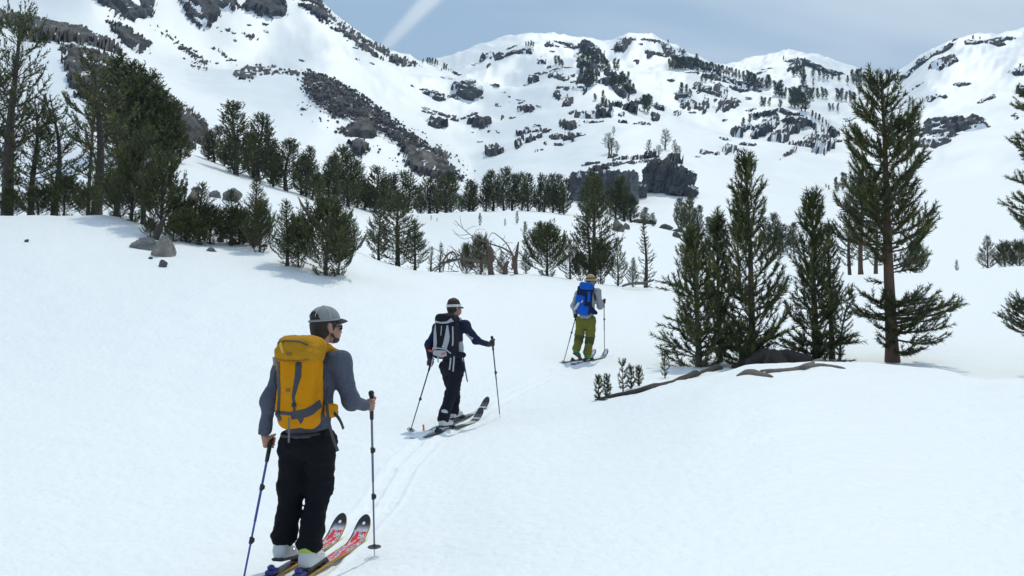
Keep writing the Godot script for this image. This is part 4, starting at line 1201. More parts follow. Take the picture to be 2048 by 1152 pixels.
func far_trees() -> void:
	var Z := 4.267
	var sets := [
		[820, 60, "pine on the upper crags of the middle mountain", "pines on the upper crags of the middle mountain", [[1470, 430, 110], [1495, 470, 130], [1535, 480, 140], [1560, 470, 120], [1590, 460, 90], [1475, 330, 120], [1510, 330, 150], [1550, 320, 110], [1600, 300, 90], [1640, 310, 110], [1665, 330, 100], [1690, 350, 90], [1530, 400, 120], [1480, 250, 90], [1520, 240, 100], [1560, 250, 80]]],
		[820, 60, "small pine left of the crags on the middle mountain", "pines left of the middle mountain's crags", [[1245, 300, 85], [1275, 304, 85], [1300, 310, 60]]],
		[820, 60, "small pine on the right flank of the middle mountain", "pines on the right flank of the middle mountain", [[1750, 340, 100], [1775, 340, 90], [1730, 490, 130], [1760, 505, 110], [1800, 505, 150], [1840, 525, 150], [1870, 545, 120], [1900, 545, 90], [1715, 480, 70], [1820, 440, 90], [1860, 430, 80]]],
		[820, 60, "lone pine by the blocks above the bowl floor", "single pines by the blocks above the bowl floor", [[1650, 605, 90], [1640, 664, 90], [1672, 664, 80], [1580, 600, 60], [1865, 615, 60], [2000, 690, 140], [2030, 704, 150], [2015, 640, 90]]],
		[820, 60, "tiny tree on the skyline of the middle mountain", "tiny trees on the middle mountain skyline", [[990, 140, 40], [1010, 140, 45], [1032, 140, 50], [1052, 144, 45], [1170, 128, 35], [1190, 130, 40], [1220, 136, 30], [1480, 165, 50], [1520, 175, 70], [1560, 195, 60], [1590, 225, 60]]],
		[820, 60, "tiny tree in the saddle right of the skyline ridge", "tiny trees in the saddle", [[110, 282, 40], [150, 284, 50], [170, 288, 55], [190, 292, 58], [215, 298, 55], [235, 304, 45], [290, 338, 60], [310, 344, 55], [270, 350, 25], [330, 350, 25], [350, 350, 20]]],
		[820, 60, "twisted pine on the snow top of the grey cliff", "twisted pines on the cliff's snow top", [[1700, 1052, 180], [1720, 1054, 140], [1765, 1064, 120], [1738, 900, 80]]],
		[1280, 60, "small pine of the dark row down the rear knoll", "row of pines down the rear knoll", [[255, 332, 90], [278, 334, 105], [300, 336, 110], [322, 338, 110], [344, 338, 110], [366, 338, 110], [388, 336, 105], [410, 336, 100], [432, 336, 100], [454, 336, 95], [476, 334, 90], [498, 336, 90], [520, 340, 85], [545, 348, 80], [570, 354, 80], [345, 200, 50], [370, 210, 50], [480, 260, 60], [240, 110, 30]]],
		[1280, 60, "small pine of the middle stretch of the long far row", "middle stretch of the long far row", [[600, 356, 85], [622, 362, 88], [644, 366, 80], [668, 370, 80], [690, 374, 76], [714, 380, 80], [738, 384, 76], [760, 390, 70], [790, 400, 80], [820, 410, 80], [850, 420, 80], [610, 440, 80], [560, 445, 70], [530, 440, 60]]],
		[1280, 60, "small pine at the lower end of the long far row", "lower end of the long far row", [[890, 450, 100], [915, 460, 120], [940, 480, 120], [965, 490, 120], [990, 500, 110], [1015, 505, 100], [1040, 500, 90], [1085, 500, 120], [1108, 480, 100], [1160, 560, 130], [1190, 572, 140], [1215, 575, 110], [1240, 576, 90]]],
		[1280, 60, "small pine of the dense grove in the far gap", "dense grove in the far gap", [[1290, 650, 160], [1320, 662, 180], [1350, 672, 175], [1380, 690, 180], [1410, 692, 160], [1430, 605, 130], [1450, 600, 110], [1475, 594, 100], [1520, 585, 90], [1560, 584, 100], [1590, 580, 80], [1480, 475, 60], [1400, 500, 110], [1360, 560, 90]]],
		[1280, 60, "tiny pine on the low crest at the valley end", "tiny pines on the low end crest", [[1400, 430, 110], [1380, 400, 100], [1340, 385, 100], [1310, 392, 80], [1480, 392, 90], [1530, 404, 80], [1570, 414, 90], [1600, 424, 80], [1640, 424, 50], [1700, 434, 60], [1770, 454, 70], [1225, 258, 40], [1820, 456, 120], [1850, 460, 130], [1885, 456, 130], [1920, 474, 90], [1960, 484, 90], [2000, 486, 90]]],
		[1280, 60, "small pine far left of the tall pine's top", "pines on the far slope by the tall pine's top", [[1690, 594, 100], [1720, 604, 110], [1760, 604, 80], [1800, 606, 90], [1830, 606, 80], [1870, 556, 70], [1620, 684, 60], [1650, 684, 60], [1690, 694, 70]]],
		[1280, 60, "tiny pine on the right knoll's ledges", "tiny pines on the right knoll", [[1470, 744, 60], [1500, 764, 60], [1530, 774, 60], [1560, 794, 50], [1590, 814, 50], [1040, 654, 90], [1062, 654, 80], [1105, 644, 70], [1195, 664, 70], [935, 794, 80], [880, 834, 90], [1175, 794, 90]]],
		[1280, 60, "small pine on the knoll left of the right knoll", "pines on the middle knoll", [[350, 564, 120], [400, 574, 110], [430, 578, 80], [50, 644, 90], [75, 644, 100], [95, 644, 80]]],
		[1280, 60, "twisted pine on the crag right of the grey cliff", "twisted pines on the steep crag", [[215, 1020, 180], [75, 1062, 130], [120, 1100, 90], [160, 1085, 110], [300, 1080, 150], [320, 1110, 130], [340, 1050, 60]]],
		[0, 0, "tiny pine on empty snow beside the tall pine's crown", "tiny pines on the empty snow", [[1674 * 4.267, 385 * 4.267, 30 * 4.267], [1686 * 4.267, 380 * 4.267, 36 * 4.267], [1658 * 4.267, 380 * 4.267, 10 * 4.267], [1652 * 4.267, 375 * 4.267, 8 * 4.267]]],
		[0, 0, "tiny pine along the crest of the right-hand slope", "tiny pines on the right crest", [[1840 * 4.267, 124 * 4.267, 30], [1862 * 4.267, 112 * 4.267, 26], [1905 * 4.267, 92 * 4.267, 26], [1946 * 4.267, 78 * 4.267, 34], [1960 * 4.267, 78 * 4.267, 24], [1790 * 4.267, 164 * 4.267, 70], [1802 * 4.267, 164 * 4.267, 60], [1776 * 4.267, 160 * 4.267, 90]]],
	]
	for s in sets:
		for q in s[4]:
			var twist: bool = "twisted" in s[2]
			plant("open" if twist else "far", s[0] + q[0] / Z, s[1] + q[1] / Z, q[2] / Z, s[2], s[3], 150.0, {"wide": rng.randf_range(1.15, 1.75)})

# ------------------------------------------------------------------ bodies, cloth and packs as one skin over rounded shapes
# shapes: ["c", a, b, ra, rb] tapered limb, ["e", centre, radii, basis] egg, ["b", centre, half, round, basis] rounded block
func shape_d(q: Array, p: Vector3) -> float:
	if q[0] == "c":
		var ab: Vector3 = q[2] - q[1]
		var t := clampf((p - q[1]).dot(ab) / maxf(ab.length_squared(), 1e-9), 0.0, 1.0)
		return (p - q[1] - ab * t).length() - lerpf(q[3], q[4], t)
	if q[0] == "e":
		var l: Vector3 = (p - q[1]) * (q[3] as Basis)
		var rr: Vector3 = q[2]
		var k0 := (l / rr).length()
		var k1 := (l / (rr * rr)).length()
		return k0 * (k0 - 1.0) / maxf(k1, 1e-6)
	var l2: Vector3 = ((p - q[1]) * (q[4] as Basis)).abs() - (q[2] as Vector3) + Vector3.ONE * float(q[3])
	return Vector3(maxf(l2.x, 0), maxf(l2.y, 0), maxf(l2.z, 0)).length() + minf(maxf(l2.x, maxf(l2.y, l2.z)), 0.0) - float(q[3])

func smin(a: float, b: float, k: float) -> float:
	var h := maxf(k - absf(a - b), 0.0) / k
	return minf(a, b) - h * h * k * 0.25

var fold := 0.0
var fold_freq := Vector3.ONE

func folded(list: Array, p: Vector3, k: float) -> float:
	var d := shapes_d(list, p, k)
	if fold > 0.0 and absf(d) < 0.06:
		d += fold * n_mid.get_noise_3d(p.x * fold_freq.x * 10.0, p.y * fold_freq.y * 10.0 + p.x * 60.0, p.z * fold_freq.z * 10.0) * 1.6
	return d

func shapes_d(list: Array, p: Vector3, k: float) -> float:
	var d := 1e3
	for q in list:
		d = smin(d, shape_d(q, p), k)
	return d

func reach(q: Array) -> AABB:
	if q[0] == "c":
		var b := AABB(q[1], Vector3.ZERO).expand(q[2])
		return b.grow(maxf(q[3], q[4]))
	var rr: Vector3 = q[2]
	var bs: Basis = q[3] if q[0] == "e" else q[4]
	var x := Vector3.ZERO
	for i in 3:
		x += (bs[i] * rr[i]).abs()
	return AABB(q[1] - x, x * 2.0)

func skin(mb: MB, list: Array, cell: float, k: float, crease := 0.0, freq := Vector3(40, 14, 40), cut := -1e9, tf := Transform3D()) -> void:
	var box := reach(list[0])
	for q in list:
		box = box.merge(reach(q))
	box = box.grow(cell * 3.0 + k * 0.4 + crease)
	var nx := int(box.size.x / cell) + 2
	var ny := int(box.size.y / cell) + 2
	var nz := int(box.size.z / cell) + 2
	var f := PackedFloat32Array()
	f.resize(nx * ny * nz)
	f.fill(1.0)
	var o := box.position
	for q in list:
		var b := reach(q).grow(k + cell * 2.5)
		var lo := ((b.position - o) / cell).floor()
		var hi := ((b.end - o) / cell).ceil()
		for z in range(maxi(0, int(lo.z)), mini(nz, int(hi.z) + 1)):
			for y in range(maxi(0, int(lo.y)), mini(ny, int(hi.y) + 1)):
				var row := (z * ny + y) * nx
				for x in range(maxi(0, int(lo.x)), mini(nx, int(hi.x) + 1)):
					var d := shape_d(q, o + Vector3(x, y, z) * cell)
					var e := f[row + x]
					var h := maxf(k - absf(d - e), 0.0) / k
					f[row + x] = minf(d, e) - h * h * k * 0.25
	if crease > 0.0 or cut > -1e8:
		for z in nz:
			for y in ny:
				var row := (z * ny + y) * nx
				for x in nx:
					var e := f[row + x]
					if absf(e) < 0.06:
						var p := o + Vector3(x, y, z) * cell
						if crease > 0.0:
							e += crease * n_mid.get_noise_3d(p.x * freq.x * 10.0, p.y * freq.y * 10.0 + p.x * 60.0, p.z * freq.z * 10.0) * 1.6
						if cut > -1e8:
							e = maxf(e, cut - p.y)
						f[row + x] = e
	var id := PackedInt32Array()
	id.resize(nx * ny * nz)
	id.fill(-1)
	var sx := 1
	var sy := nx
	var sz := nx * ny
	var lim := cell * 5.0
	for z in nz - 1:
		for y in ny - 1:
			var row := (z * ny + y) * nx
			for x in nx - 1:
				var i := row + x
				var v0 := f[i]
				if v0 > lim or v0 < -lim:
					continue
				var v := [v0, f[i + sx], f[i + sy], f[i + sx + sy], f[i + sz], f[i + sx + sz], f[i + sy + sz], f[i + sx + sy + sz]]
				var s := 0
				for c in 8:
					if v[c] < 0.0:
						s += 1
				if s == 0 or s == 8:
					continue
				var sum := Vector3.ZERO
				var cnt := 0
				for e in [[0, 1], [2, 3], [4, 5], [6, 7], [0, 2], [1, 3], [4, 6], [5, 7], [0, 4], [1, 5], [2, 6], [3, 7]]:
					var a: float = v[e[0]]
					var b: float = v[e[1]]
					if (a < 0.0) != (b < 0.0):
						var t := a / (a - b)
						var pa := Vector3(e[0] & 1, (e[0] >> 1) & 1, e[0] >> 2)
						var pb := Vector3(e[1] & 1, (e[1] >> 1) & 1, e[1] >> 2)
						sum += pa.lerp(pb, t)
						cnt += 1
				id[i] = mb.vert(tf * (o + (Vector3(x, y, z) + sum / cnt) * cell))
	fold = crease
	fold_freq = freq
	for z in range(1, nz - 1):
		for y in range(1, ny - 1):
			var row := (z * ny + y) * nx
			for x in range(1, nx - 1):
				var i := row + x
				if id[i] < 0:
					continue
				var ins := f[i] < 0.0
				if ins != (f[i + sx] < 0.0):
					ring(mb, id[i], id[i - sy], id[i - sy - sz], id[i - sz], ins)
				if ins != (f[i + sy] < 0.0):
					ring(mb, id[i], id[i - sz], id[i - sz - sx], id[i - sx], ins)
				if ins != (f[i + sz] < 0.0):
					ring(mb, id[i], id[i - sx], id[i - sx - sy], id[i - sy], ins)

func ring(mb: MB, a: int, b: int, c: int, d: int, flip: bool) -> void:
	if a < 0 or b < 0 or c < 0 or d < 0:
		return
	if flip:
		mb.quad(a, b, c, d)
	else:
		mb.quad(a, d, c, b)

func skinned(list: Array, cell: float, k: float, crease := 0.0, freq := Vector3(40, 14, 40), cut := -1e9, tf := Transform3D()) -> ArrayMesh:
	var mb := MB.new()
	skin(mb, list, cell, k, crease, freq, cut, tf)
	return mb.commit(true)

# a hand closed round a stick: palm and five fingers, each a chain of its own
func fist(c: Vector3, axis: Vector3, palm: Vector3, wrist: Vector3, grip_r: float, fat := 1.0) -> Array:
	var y := axis.normalized()
	var x := (palm - y * palm.dot(y)).normalized()
	var z := x.cross(y).normalized()
	var list := []
	var R := grip_r + 0.009 * fat
	var back := c + x * (R + 0.010)
	list.append(["c", back + y * 0.028, back - y * 0.028, 0.017 * fat, 0.016 * fat])
	list.append(["c", back + y * 0.026 - z * 0.018, back - y * 0.028 - z * 0.018, 0.015 * fat, 0.014 * fat])
	list.append(["c", back, wrist, 0.024 * fat, 0.026])
	for i in 4:
		var oy: float = 0.033 - 0.021 * i
		var rr: float = [0.0092, 0.0098, 0.0092, 0.0080][i] * fat
		var ln: float = [0.92, 1.0, 0.96, 0.8][i]
		var prev := c + y * oy + x * (R + 0.006) + z * 0.004
		for j in 4:
			var g: float = deg_to_rad([45.0, 105.0, 165.0, 215.0][j]) * ln
			var q := c + y * (oy - 0.002 * j) + (x * cos(g) + z * sin(g)) * (R + 0.002)
			list.append(["c", prev, q, rr, rr * 0.93])
			prev = q
	var t0 := back + y * 0.012 - z * 0.02
	var t1 := c + y * 0.045 - z * (R + 0.004) + x * 0.006
	var t2 := c + y * 0.056 - x * (R * 0.8) - z * 0.012
	list.append(["c", t0, t1, 0.013 * fat, 0.0105 * fat])
	list.append(["c", t1, t2, 0.0105 * fat, 0.009 * fat])
	return list

func head_shapes() -> Array:      # looks along -z, eyes at the origin's height
	var I := Basis()
	return [
		["e", Vector3(0, 0.035, 0.012), Vector3(0.076, 0.098, 0.097), I], ["e", Vector3(0, -0.03, -0.03), Vector3(0.064, 0.075, 0.066), I], ["e", Vector3(0, -0.078, -0.052), Vector3(0.040, 0.032, 0.042), I],
		["c", Vector3(0, 0.005, -0.092), Vector3(0, -0.034, -0.112), 0.009, 0.014], ["c", Vector3(-0.035, 0.018, -0.08), Vector3(0.035, 0.018, -0.08), 0.012, 0.012],
		["c", Vector3(-0.02, -0.066, -0.09), Vector3(0.02, -0.066, -0.09), 0.009, 0.009], ["e", Vector3(0.079, -0.006, 0.012), Vector3(0.011, 0.032, 0.019), Basis(Vector3.UP, 0.3)], ["e", Vector3(-0.079, -0.006, 0.012), Vector3(0.011, 0.032, 0.019), Basis(Vector3.UP, -0.3)],
		["c", Vector3(0.012, -0.05, -0.09), Vector3(0.045, -0.045, -0.062), 0.012, 0.014], ["c", Vector3(-0.012, -0.05, -0.09), Vector3(-0.045, -0.045, -0.062), 0.012, 0.014]]

# a strip of cloth laid over shapes, seen along -axis: corner points in the plane across it
func drape(list: Array, k: float, basis: Basis, line: Array, wid: Array, off := 0.004, from := 0.5) -> ArrayMesh:
	var mb := MB.new()
	var n := 0
	var pts := []
	var ws := []
	for i in line.size() - 1:
		var steps := maxi(2, int((line[i + 1] - line[i]).length() / 0.018))
		for j in steps:
			pts.append(line[i].lerp(line[i + 1], float(j) / steps))
			ws.append(lerpf(wid[i], wid[i + 1], float(j) / steps))
	pts.append(line[-1]); ws.append(wid[-1])
	n = pts.size()
	var m := maxi(2, int(float(wid.max()) / 0.015)) + 1
	var rows := [[], []]
	for i in n:
		var t: Vector2 = (pts[mini(i + 1, n - 1)] - pts[maxi(i - 1, 0)]).normalized()
		var s := Vector2(-t.y, t.x)
		for j in m:
			var q: Vector2 = pts[i] + s * float(ws[i]) * (float(j) / (m - 1) - 0.5)
			var z := from
			for stp in 60:
				var d := folded(list, basis * Vector3(q.x, q.y, z), k) - off
				if d < 0.0008 or z < -0.3:
					break
				z -= maxf(d * 0.8, 0.0008)
			rows[0].append(mb.vert(basis * Vector3(q.x, q.y, z)))
			rows[1].append(mb.vert(basis * Vector3(q.x, q.y, z - off - 0.003)))
	for i in n - 1:
		for j in m - 1:
			var a := i * m + j
			mb.quad(rows[0][a], rows[0][a + 1], rows[0][a + m + 1], rows[0][a + m])
			mb.quad(rows[1][a], rows[1][a + m], rows[1][a + m + 1], rows[1][a + 1])
	for i in n - 1:
		var a := i * m
		mb.quad(rows[0][a], rows[0][a + m], rows[1][a + m], rows[1][a])
		var b := i * m + m - 1
		mb.quad(rows[0][b], rows[1][b], rows[1][b + m], rows[0][b + m])
	for j in m - 1:
		mb.quad(rows[0][j], rows[1][j], rows[1][j + 1], rows[0][j + 1])
		var e := (n - 1) * m + j
		mb.quad(rows[0][e], rows[0][e + 1], rows[1][e + 1], rows[1][e])
	return mb.commit(false)

# a free-hanging strap
func strap(pts: Array, wide: Vector3, thick := 0.002) -> ArrayMesh:
	var mb := MB.new()
	var n := pts.size()
	for i in n:
		var p: Vector3 = pts[i]
		var t: Vector3 = (pts[mini(i + 1, n - 1)] - pts[maxi(i - 1, 0)]).normalized()
		var w := wide - t * wide.dot(t)
		var u := w.cross(t).normalized() * thick
		w *= 0.5
		for q in [p - w - u, p + w - u, p + w + u, p - w + u]:
			mb.vert(q)
	for i in n - 1:
		for k in 4:
			mb.quad(i * 4 + k, i * 4 + (k + 1) % 4, i * 4 + 4 + (k + 1) % 4, i * 4 + 4 + k)
	mb.quad(0, 3, 2, 1)
	var l := (n - 1) * 4
	mb.quad(l, l + 1, l + 2, l + 3)
	return mb.commit(false)

func curve(a: Vector3, b: Vector3, c: Vector3, n := 8) -> Array:
	var out := []
	for i in n + 1:
		var t := float(i) / n
		out.append(a.lerp(b, t).lerp(b.lerp(c, t), t))
	return out

# ------------------------------------------------------------------ skiers, their skis, poles and packs
func ski_print(kind: int) -> Texture2D:
	var w := 32
	var h := 512
	var im := Image.create(w, h, false, Image.FORMAT_RGB8)
	var nz := FastNoiseLite.new()
	nz.seed = 40 + kind
	nz.frequency = 0.05
	for y in h:
		var t := 1.0 - float(y) / h        # 1 at the tip
		for x in w:
			var u := float(x) / w - 0.5
			var c := Color(0.8, 0.8, 0.83)
			var n := nz.get_noise_2d(x * 1.5, y * 0.45)
			if kind == 0:
				if n > 0.02 and t < 0.93:
					c = Color(0.86, 0.12, 0.16)
				elif n < -0.25:
					c = Color(0.45, 0.45, 0.5)
				if t < 0.5:
					c = Color(0.34, 0.08, 0.1) if n > -0.1 else Color(0.1, 0.09, 0.12)
				c = c.lerp(Color(0.06, 0.06, 0.12), smoothstep(0.935, 0.975, t))
				if Vector2(u * 0.11, (t - 0.968) * 1.74).length() < 0.012:
					c = Color(0.95, 0.95, 0.95)
				if absf(u) > 0.44:
					c = Color(0.75, 0.55, 0.12) if u > 0 else Color(0.2, 0.1, 0.12)
			elif kind == 1:
				c = Color(0.33, 0.34, 0.38) if n > -0.1 else Color(0.22, 0.22, 0.26)
				if t > 0.72 and t < 0.86:
					c = Color(0.75, 0.73, 0.7)
				if t > 0.9 and t < 0.915:
					c = Color(0.8, 0.8, 0.8)
				if t > 0.95:
					c = Color(0.14, 0.15, 0.18)
			else:
				c = Color(0.42, 0.45, 0.5) if n > 0 else Color(0.6, 0.63, 0.68)
				if t > 0.93:
					c = Color(0.8, 0.83, 0.86) if absf(u) < 0.3 else Color(0.12, 0.13, 0.16)
				if t < 0.12:
					c = Color(0.7, 0.7, 0.72)
			im.set_pixel(x, y, c)
	return ImageTexture.create_from_image(im)

func ski(label: String, group: String, t: Transform3D, ahead: float, behind: float, m: Material, edge: Material, heel: Color) -> void:   # t: where the boot stands, -z towards the tip
	var root := thing("ski", label, "ski", t.origin, group)
	root.basis = t.basis
	var top := MB.new()
	var body := MB.new()
	var L := ahead + behind
	var rows := []
	var fs := []
	for i in 42:
		fs.append(i / 45.0)
	for i in 17:
		fs.append(lerpf(42.0 / 45.0, 1.0, 1.0 - pow(1.0 - i / 16.0, 2.0)))
	var n := fs.size() - 1
	for f: float in fs:
		var z: float = behind - L * f
		var w := lerpf(0.055, 0.043, smoothstep(0.0, 0.45, f))
		w = lerpf(w, 0.062, smoothstep(0.5, 0.9, f))
		if f > 0.94:
			w *= sqrt(maxf(0.0, 1.0 - pow((f - 0.94) / 0.06, 2.6))) * 0.97 + 0.03
		if f < 0.015:
			w *= 0.75 + 0.25 * f / 0.015
		var y := 0.17 * pow(maxf(0.0, (f - 0.82) / 0.18), 2.0) + 0.02 * pow(maxf(0.0, (0.05 - f) / 0.05), 2.0)
		var th := 0.013 - 0.006 * absf(f - 0.5) * 2.0
		rows.append([z, w, y, th, f])
	for q in rows:
		for sx in [-1.0, 1.0]:
			top.vert(Vector3(sx * (q[1] - 0.003), q[2] + q[3] + 0.0015, q[0]))
			top.uv.append(Vector2(0.5 + 0.5 * sx, 1.0 - q[4]))
		for p in [Vector3(-q[1], q[2], q[0]), Vector3(q[1], q[2], q[0]), Vector3(q[1] - 0.002, q[2] + q[3], q[0]), Vector3(-q[1] + 0.002, q[2] + q[3], q[0])]:
			body.vert(p)
	for i in n:
		var a := i * 2
		top.quad(a, a + 1, a + 3, a + 2)
		for k in 4:
			body.quad(i * 4 + k, i * 4 + (k + 1) % 4, i * 4 + 4 + (k + 1) % 4, i * 4 + 4 + k)
	body.quad(0, 3, 2, 1)
	part("core", body.commit(false), edge, root)
	part("top_sheet", top.commit(true), m, root)
	var bd := MB.new()
	bd.box(Transform3D(Basis(), Vector3(0, 0.024, -0.15)), Vector3(0.07, 0.022, 0.07), 0.006)
	bd.tube([Vector3(-0.034, 0.03, -0.15), Vector3(-0.03, 0.055, -0.145)], [0.009, 0.007], 6)
	bd.tube([Vector3(0.034, 0.03, -0.15), Vector3(0.03, 0.055, -0.145)], [0.009, 0.007], 6)
	part("toe_binding", bd.commit(false), M.black, root)
	var hb := MB.new()
	hb.box(Transform3D(Basis(), Vector3(0, 0.030, 0.2)), Vector3(0.062, 0.035, 0.1), 0.008)
	hb.box(Transform3D(Basis(), Vector3(0, 0.062, 0.215)), Vector3(0.04, 0.034, 0.05), 0.01)
	part("heel_binding", hb.commit(false), mat(heel, 0.5), root)

func pole(label: String, tip: Vector3, top: Vector3, r := 0.0075, shade := Color(0.12, 0.15, 0.25), clamps := [0.36, 0.66], basket := true) -> void:
	var root := thing("ski_pole", label, "ski pole", tip)
	var v := top - tip
	var L := v.length()
	var y := v / L
	var x := y.cross(Vector3(0, 0, 1)).normalized()
	root.basis = Basis(x, y, x.cross(y).normalized())
	var sh := MB.new()
	sh.tube([Vector3(0, 0.05, 0), Vector3(0, L * 0.45, 0), Vector3(0, L * 0.451, 0), Vector3(0, L - 0.2, 0)], [r * 0.72, r * 0.8, r, r], 10)
	part("shaft", sh.commit(true), mat(shade, 0.35), root)
	var tp := MB.new()
	tp.tube([Vector3(0, -0.03, 0), Vector3(0, 0.05, 0)], [0.002, r * 0.6], 8)
	part("tip", tp.commit(true), M.metal, root)
	var gr := MB.new()
	gr.tube([Vector3(0, L - 0.21, 0), Vector3(0, L - 0.2, 0), Vector3(0, L - 0.11, 0), Vector3(0, L - 0.04, 0), Vector3(0, L - 0.035, 0), Vector3(0, L - 0.012, 0), Vector3(0, L, 0)], [0.011, 0.014, 0.0155, 0.0145, 0.019, 0.021, 0.012], 12)
	part("grip", gr.commit(true), M.black, root)
	for c in clamps:
		var cb := MB.new()
		cb.tube([Vector3(0, L * c - 0.02, 0), Vector3(0, L * c + 0.02, 0)], [r * 1.55, r * 1.6], 10)
		cb.box(Transform3D(Basis(), Vector3(r * 1.8, L * c, 0)), Vector3(0.012, 0.03, 0.012), 0.003)
		part("clamp", cb.commit(false), M.black, root)
	if basket:
		var bk := MB.new()
		bk.tube([Vector3(0, 0.06, 0), Vector3(0, 0.085, 0)], [0.012, 0.010], 10)
		for i in 8:
			var g := TAU * i / 8
			bk.tube([Vector3(0, 0.068, 0), Vector3(cos(g), 0, sin(g)) * 0.045 + Vector3(0, 0.066, 0)], [0.006, 0.004], 4)
		var rim := []
		for i in 25:
			var g := TAU * i / 24
			rim.append(Vector3(cos(g) * 0.045, 0.066, sin(g) * 0.045))
		var rr := []
		rr.resize(25); rr.fill(0.004)
		bk.tube(rim, rr, 6, false)
		part("basket", bk.commit(true), M.dark_grey, root)

func boot(parent: Node, at_: Vector3, head: Vector3, up: Vector3, pitch: float, shell: Material, cuff: Material, shin: Vector3) -> void:   # at_: the middle of the sole
	var z := -head
	var x := up.cross(z).normalized()
	var b := Basis(x, up, z).rotated(x, -pitch)
	var toe := at_ + head * 0.13 
	var piv := at_ + head * 0.15
	var l := func(p: Vector3) -> Vector3: return piv + b * (p + Vector3(0, 0, 0.15))
	var s := [["c", l.call(Vector3(0, 0.045, 0.10)), l.call(Vector3(0, 0.04, -0.10)), 0.045, 0.040], ["c", l.call(Vector3(0, 0.075, 0.085)), l.call(Vector3(0, 0.06, -0.02)), 0.05, 0.04], ["c", l.call(Vector3(0, 0.08, 0.085)), l.call(Vector3(0, 0.15, 0.07)), 0.05, 0.046]]
	var o := part("boot", skinned(s, 0.007, 0.03), shell, parent)
	var sole := MB.new()
	sole.box(Transform3D(b, l.call(Vector3(0, 0.008, 0.0))), Vector3(0.085, 0.022, 0.29), 0.008)
	part("sole", sole.commit(false), M.black, o)
	var top: Vector3 = l.call(Vector3(0, 0.16, 0.07))
	var sh := (shin - top).normalized()
	part("cuff", skinned([["c", l.call(Vector3(0, 0.12, 0.075)), top + sh * 0.03, 0.058, 0.056]], 0.008, 0.02), cuff, o)
	for i in 2:
		var bk := MB.new()
		bk.box(Transform3D(b, l.call(Vector3(0.048 if i != 1 else 0.052, 0.065 + 0.05 * i, -0.02 + 0.035 * i))), Vector3(0.012, 0.014, 0.05), 0.004)
		part("buckle", bk.commit(false), M.metal, o)

func cap_dome(rx: Vector3, y0: float, hole: bool, m: Material, parent: Node, tf: Transform3D, called: String) -> MeshInstance3D:
	var mb := MB.new()
	var na := 64
	var nl := 24
	var keep := {}
	for j in nl + 1:
		var el := lerpf(asin(clampf(y0 / rx.y, -1, 1)), PI * 0.5, float(j) / nl)
		for i in na:
			var az := TAU * i / na
			var seam := 1.0 + 0.012 * absf(cos(az * 3.0)) 
			mb.vert(tf * Vector3(rx.x * cos(el) * sin(az) * seam, rx.y * sin(el), rx.z * cos(el) * cos(az) * seam))
	for j in nl:
		for i in na:
			var back := minf(i, na - i) + 0.5
			if hole and j >= 2 and j < 12 and back < 8.6 * sqrt(maxf(0.0, 1.0 - pow((j - 2.0) / 10.0, 2.0))):
				continue
			var a := j * na + i
			var b := j * na + (i + 1) % na
			mb.quad(a, b, b + na, a + na)
	return part(called, mb.commit(true), m, parent)

func brim(rx: Vector3, y0: float, out: float, span: float, drop: float, m: Material, parent: Node, tf: Transform3D, called: String) -> void:
	var mb := MB.new()
	var n := 20
	for side in 2:
		for i in n + 1:
			var az := PI + lerpf(-span, span, float(i) / n)
			var k := cos((float(i) / n - 0.5) * PI) if span < 2.0 else 1.0
			var e := sqrt(maxf(0.0, 1.0 - pow(y0 / rx.y, 2.0)))
			for j in 5:
				var f := j / 4.0
				var r := 1.0 + f * out * (0.25 + 0.75 * k) / rx.z
				mb.vert(tf * Vector3(rx.x * e * sin(az) * (1.0 + f * (out * (0.1 + (0.9 if span > 2.0 else 0.0))) / rx.x), y0 - drop * f * f * (1.0 + 0.8 * (1.0 - k)) + (0.0035 if side == 0 else 0.0), rx.z * e * cos(az) * r))
	var w := (n + 1) * 5
	for i in n:
		for j in 4:
			var a := i * 5 + j
			mb.quad(a, a + 1, a + 6, a + 5)
			mb.quad(w + a, w + a + 5, w + a + 6, w + a + 1)
		mb.quad(i * 5 + 4, w + i * 5 + 4, w + i * 5 + 9, i * 5 + 9)
	part(called, mb.commit(false), m, parent)

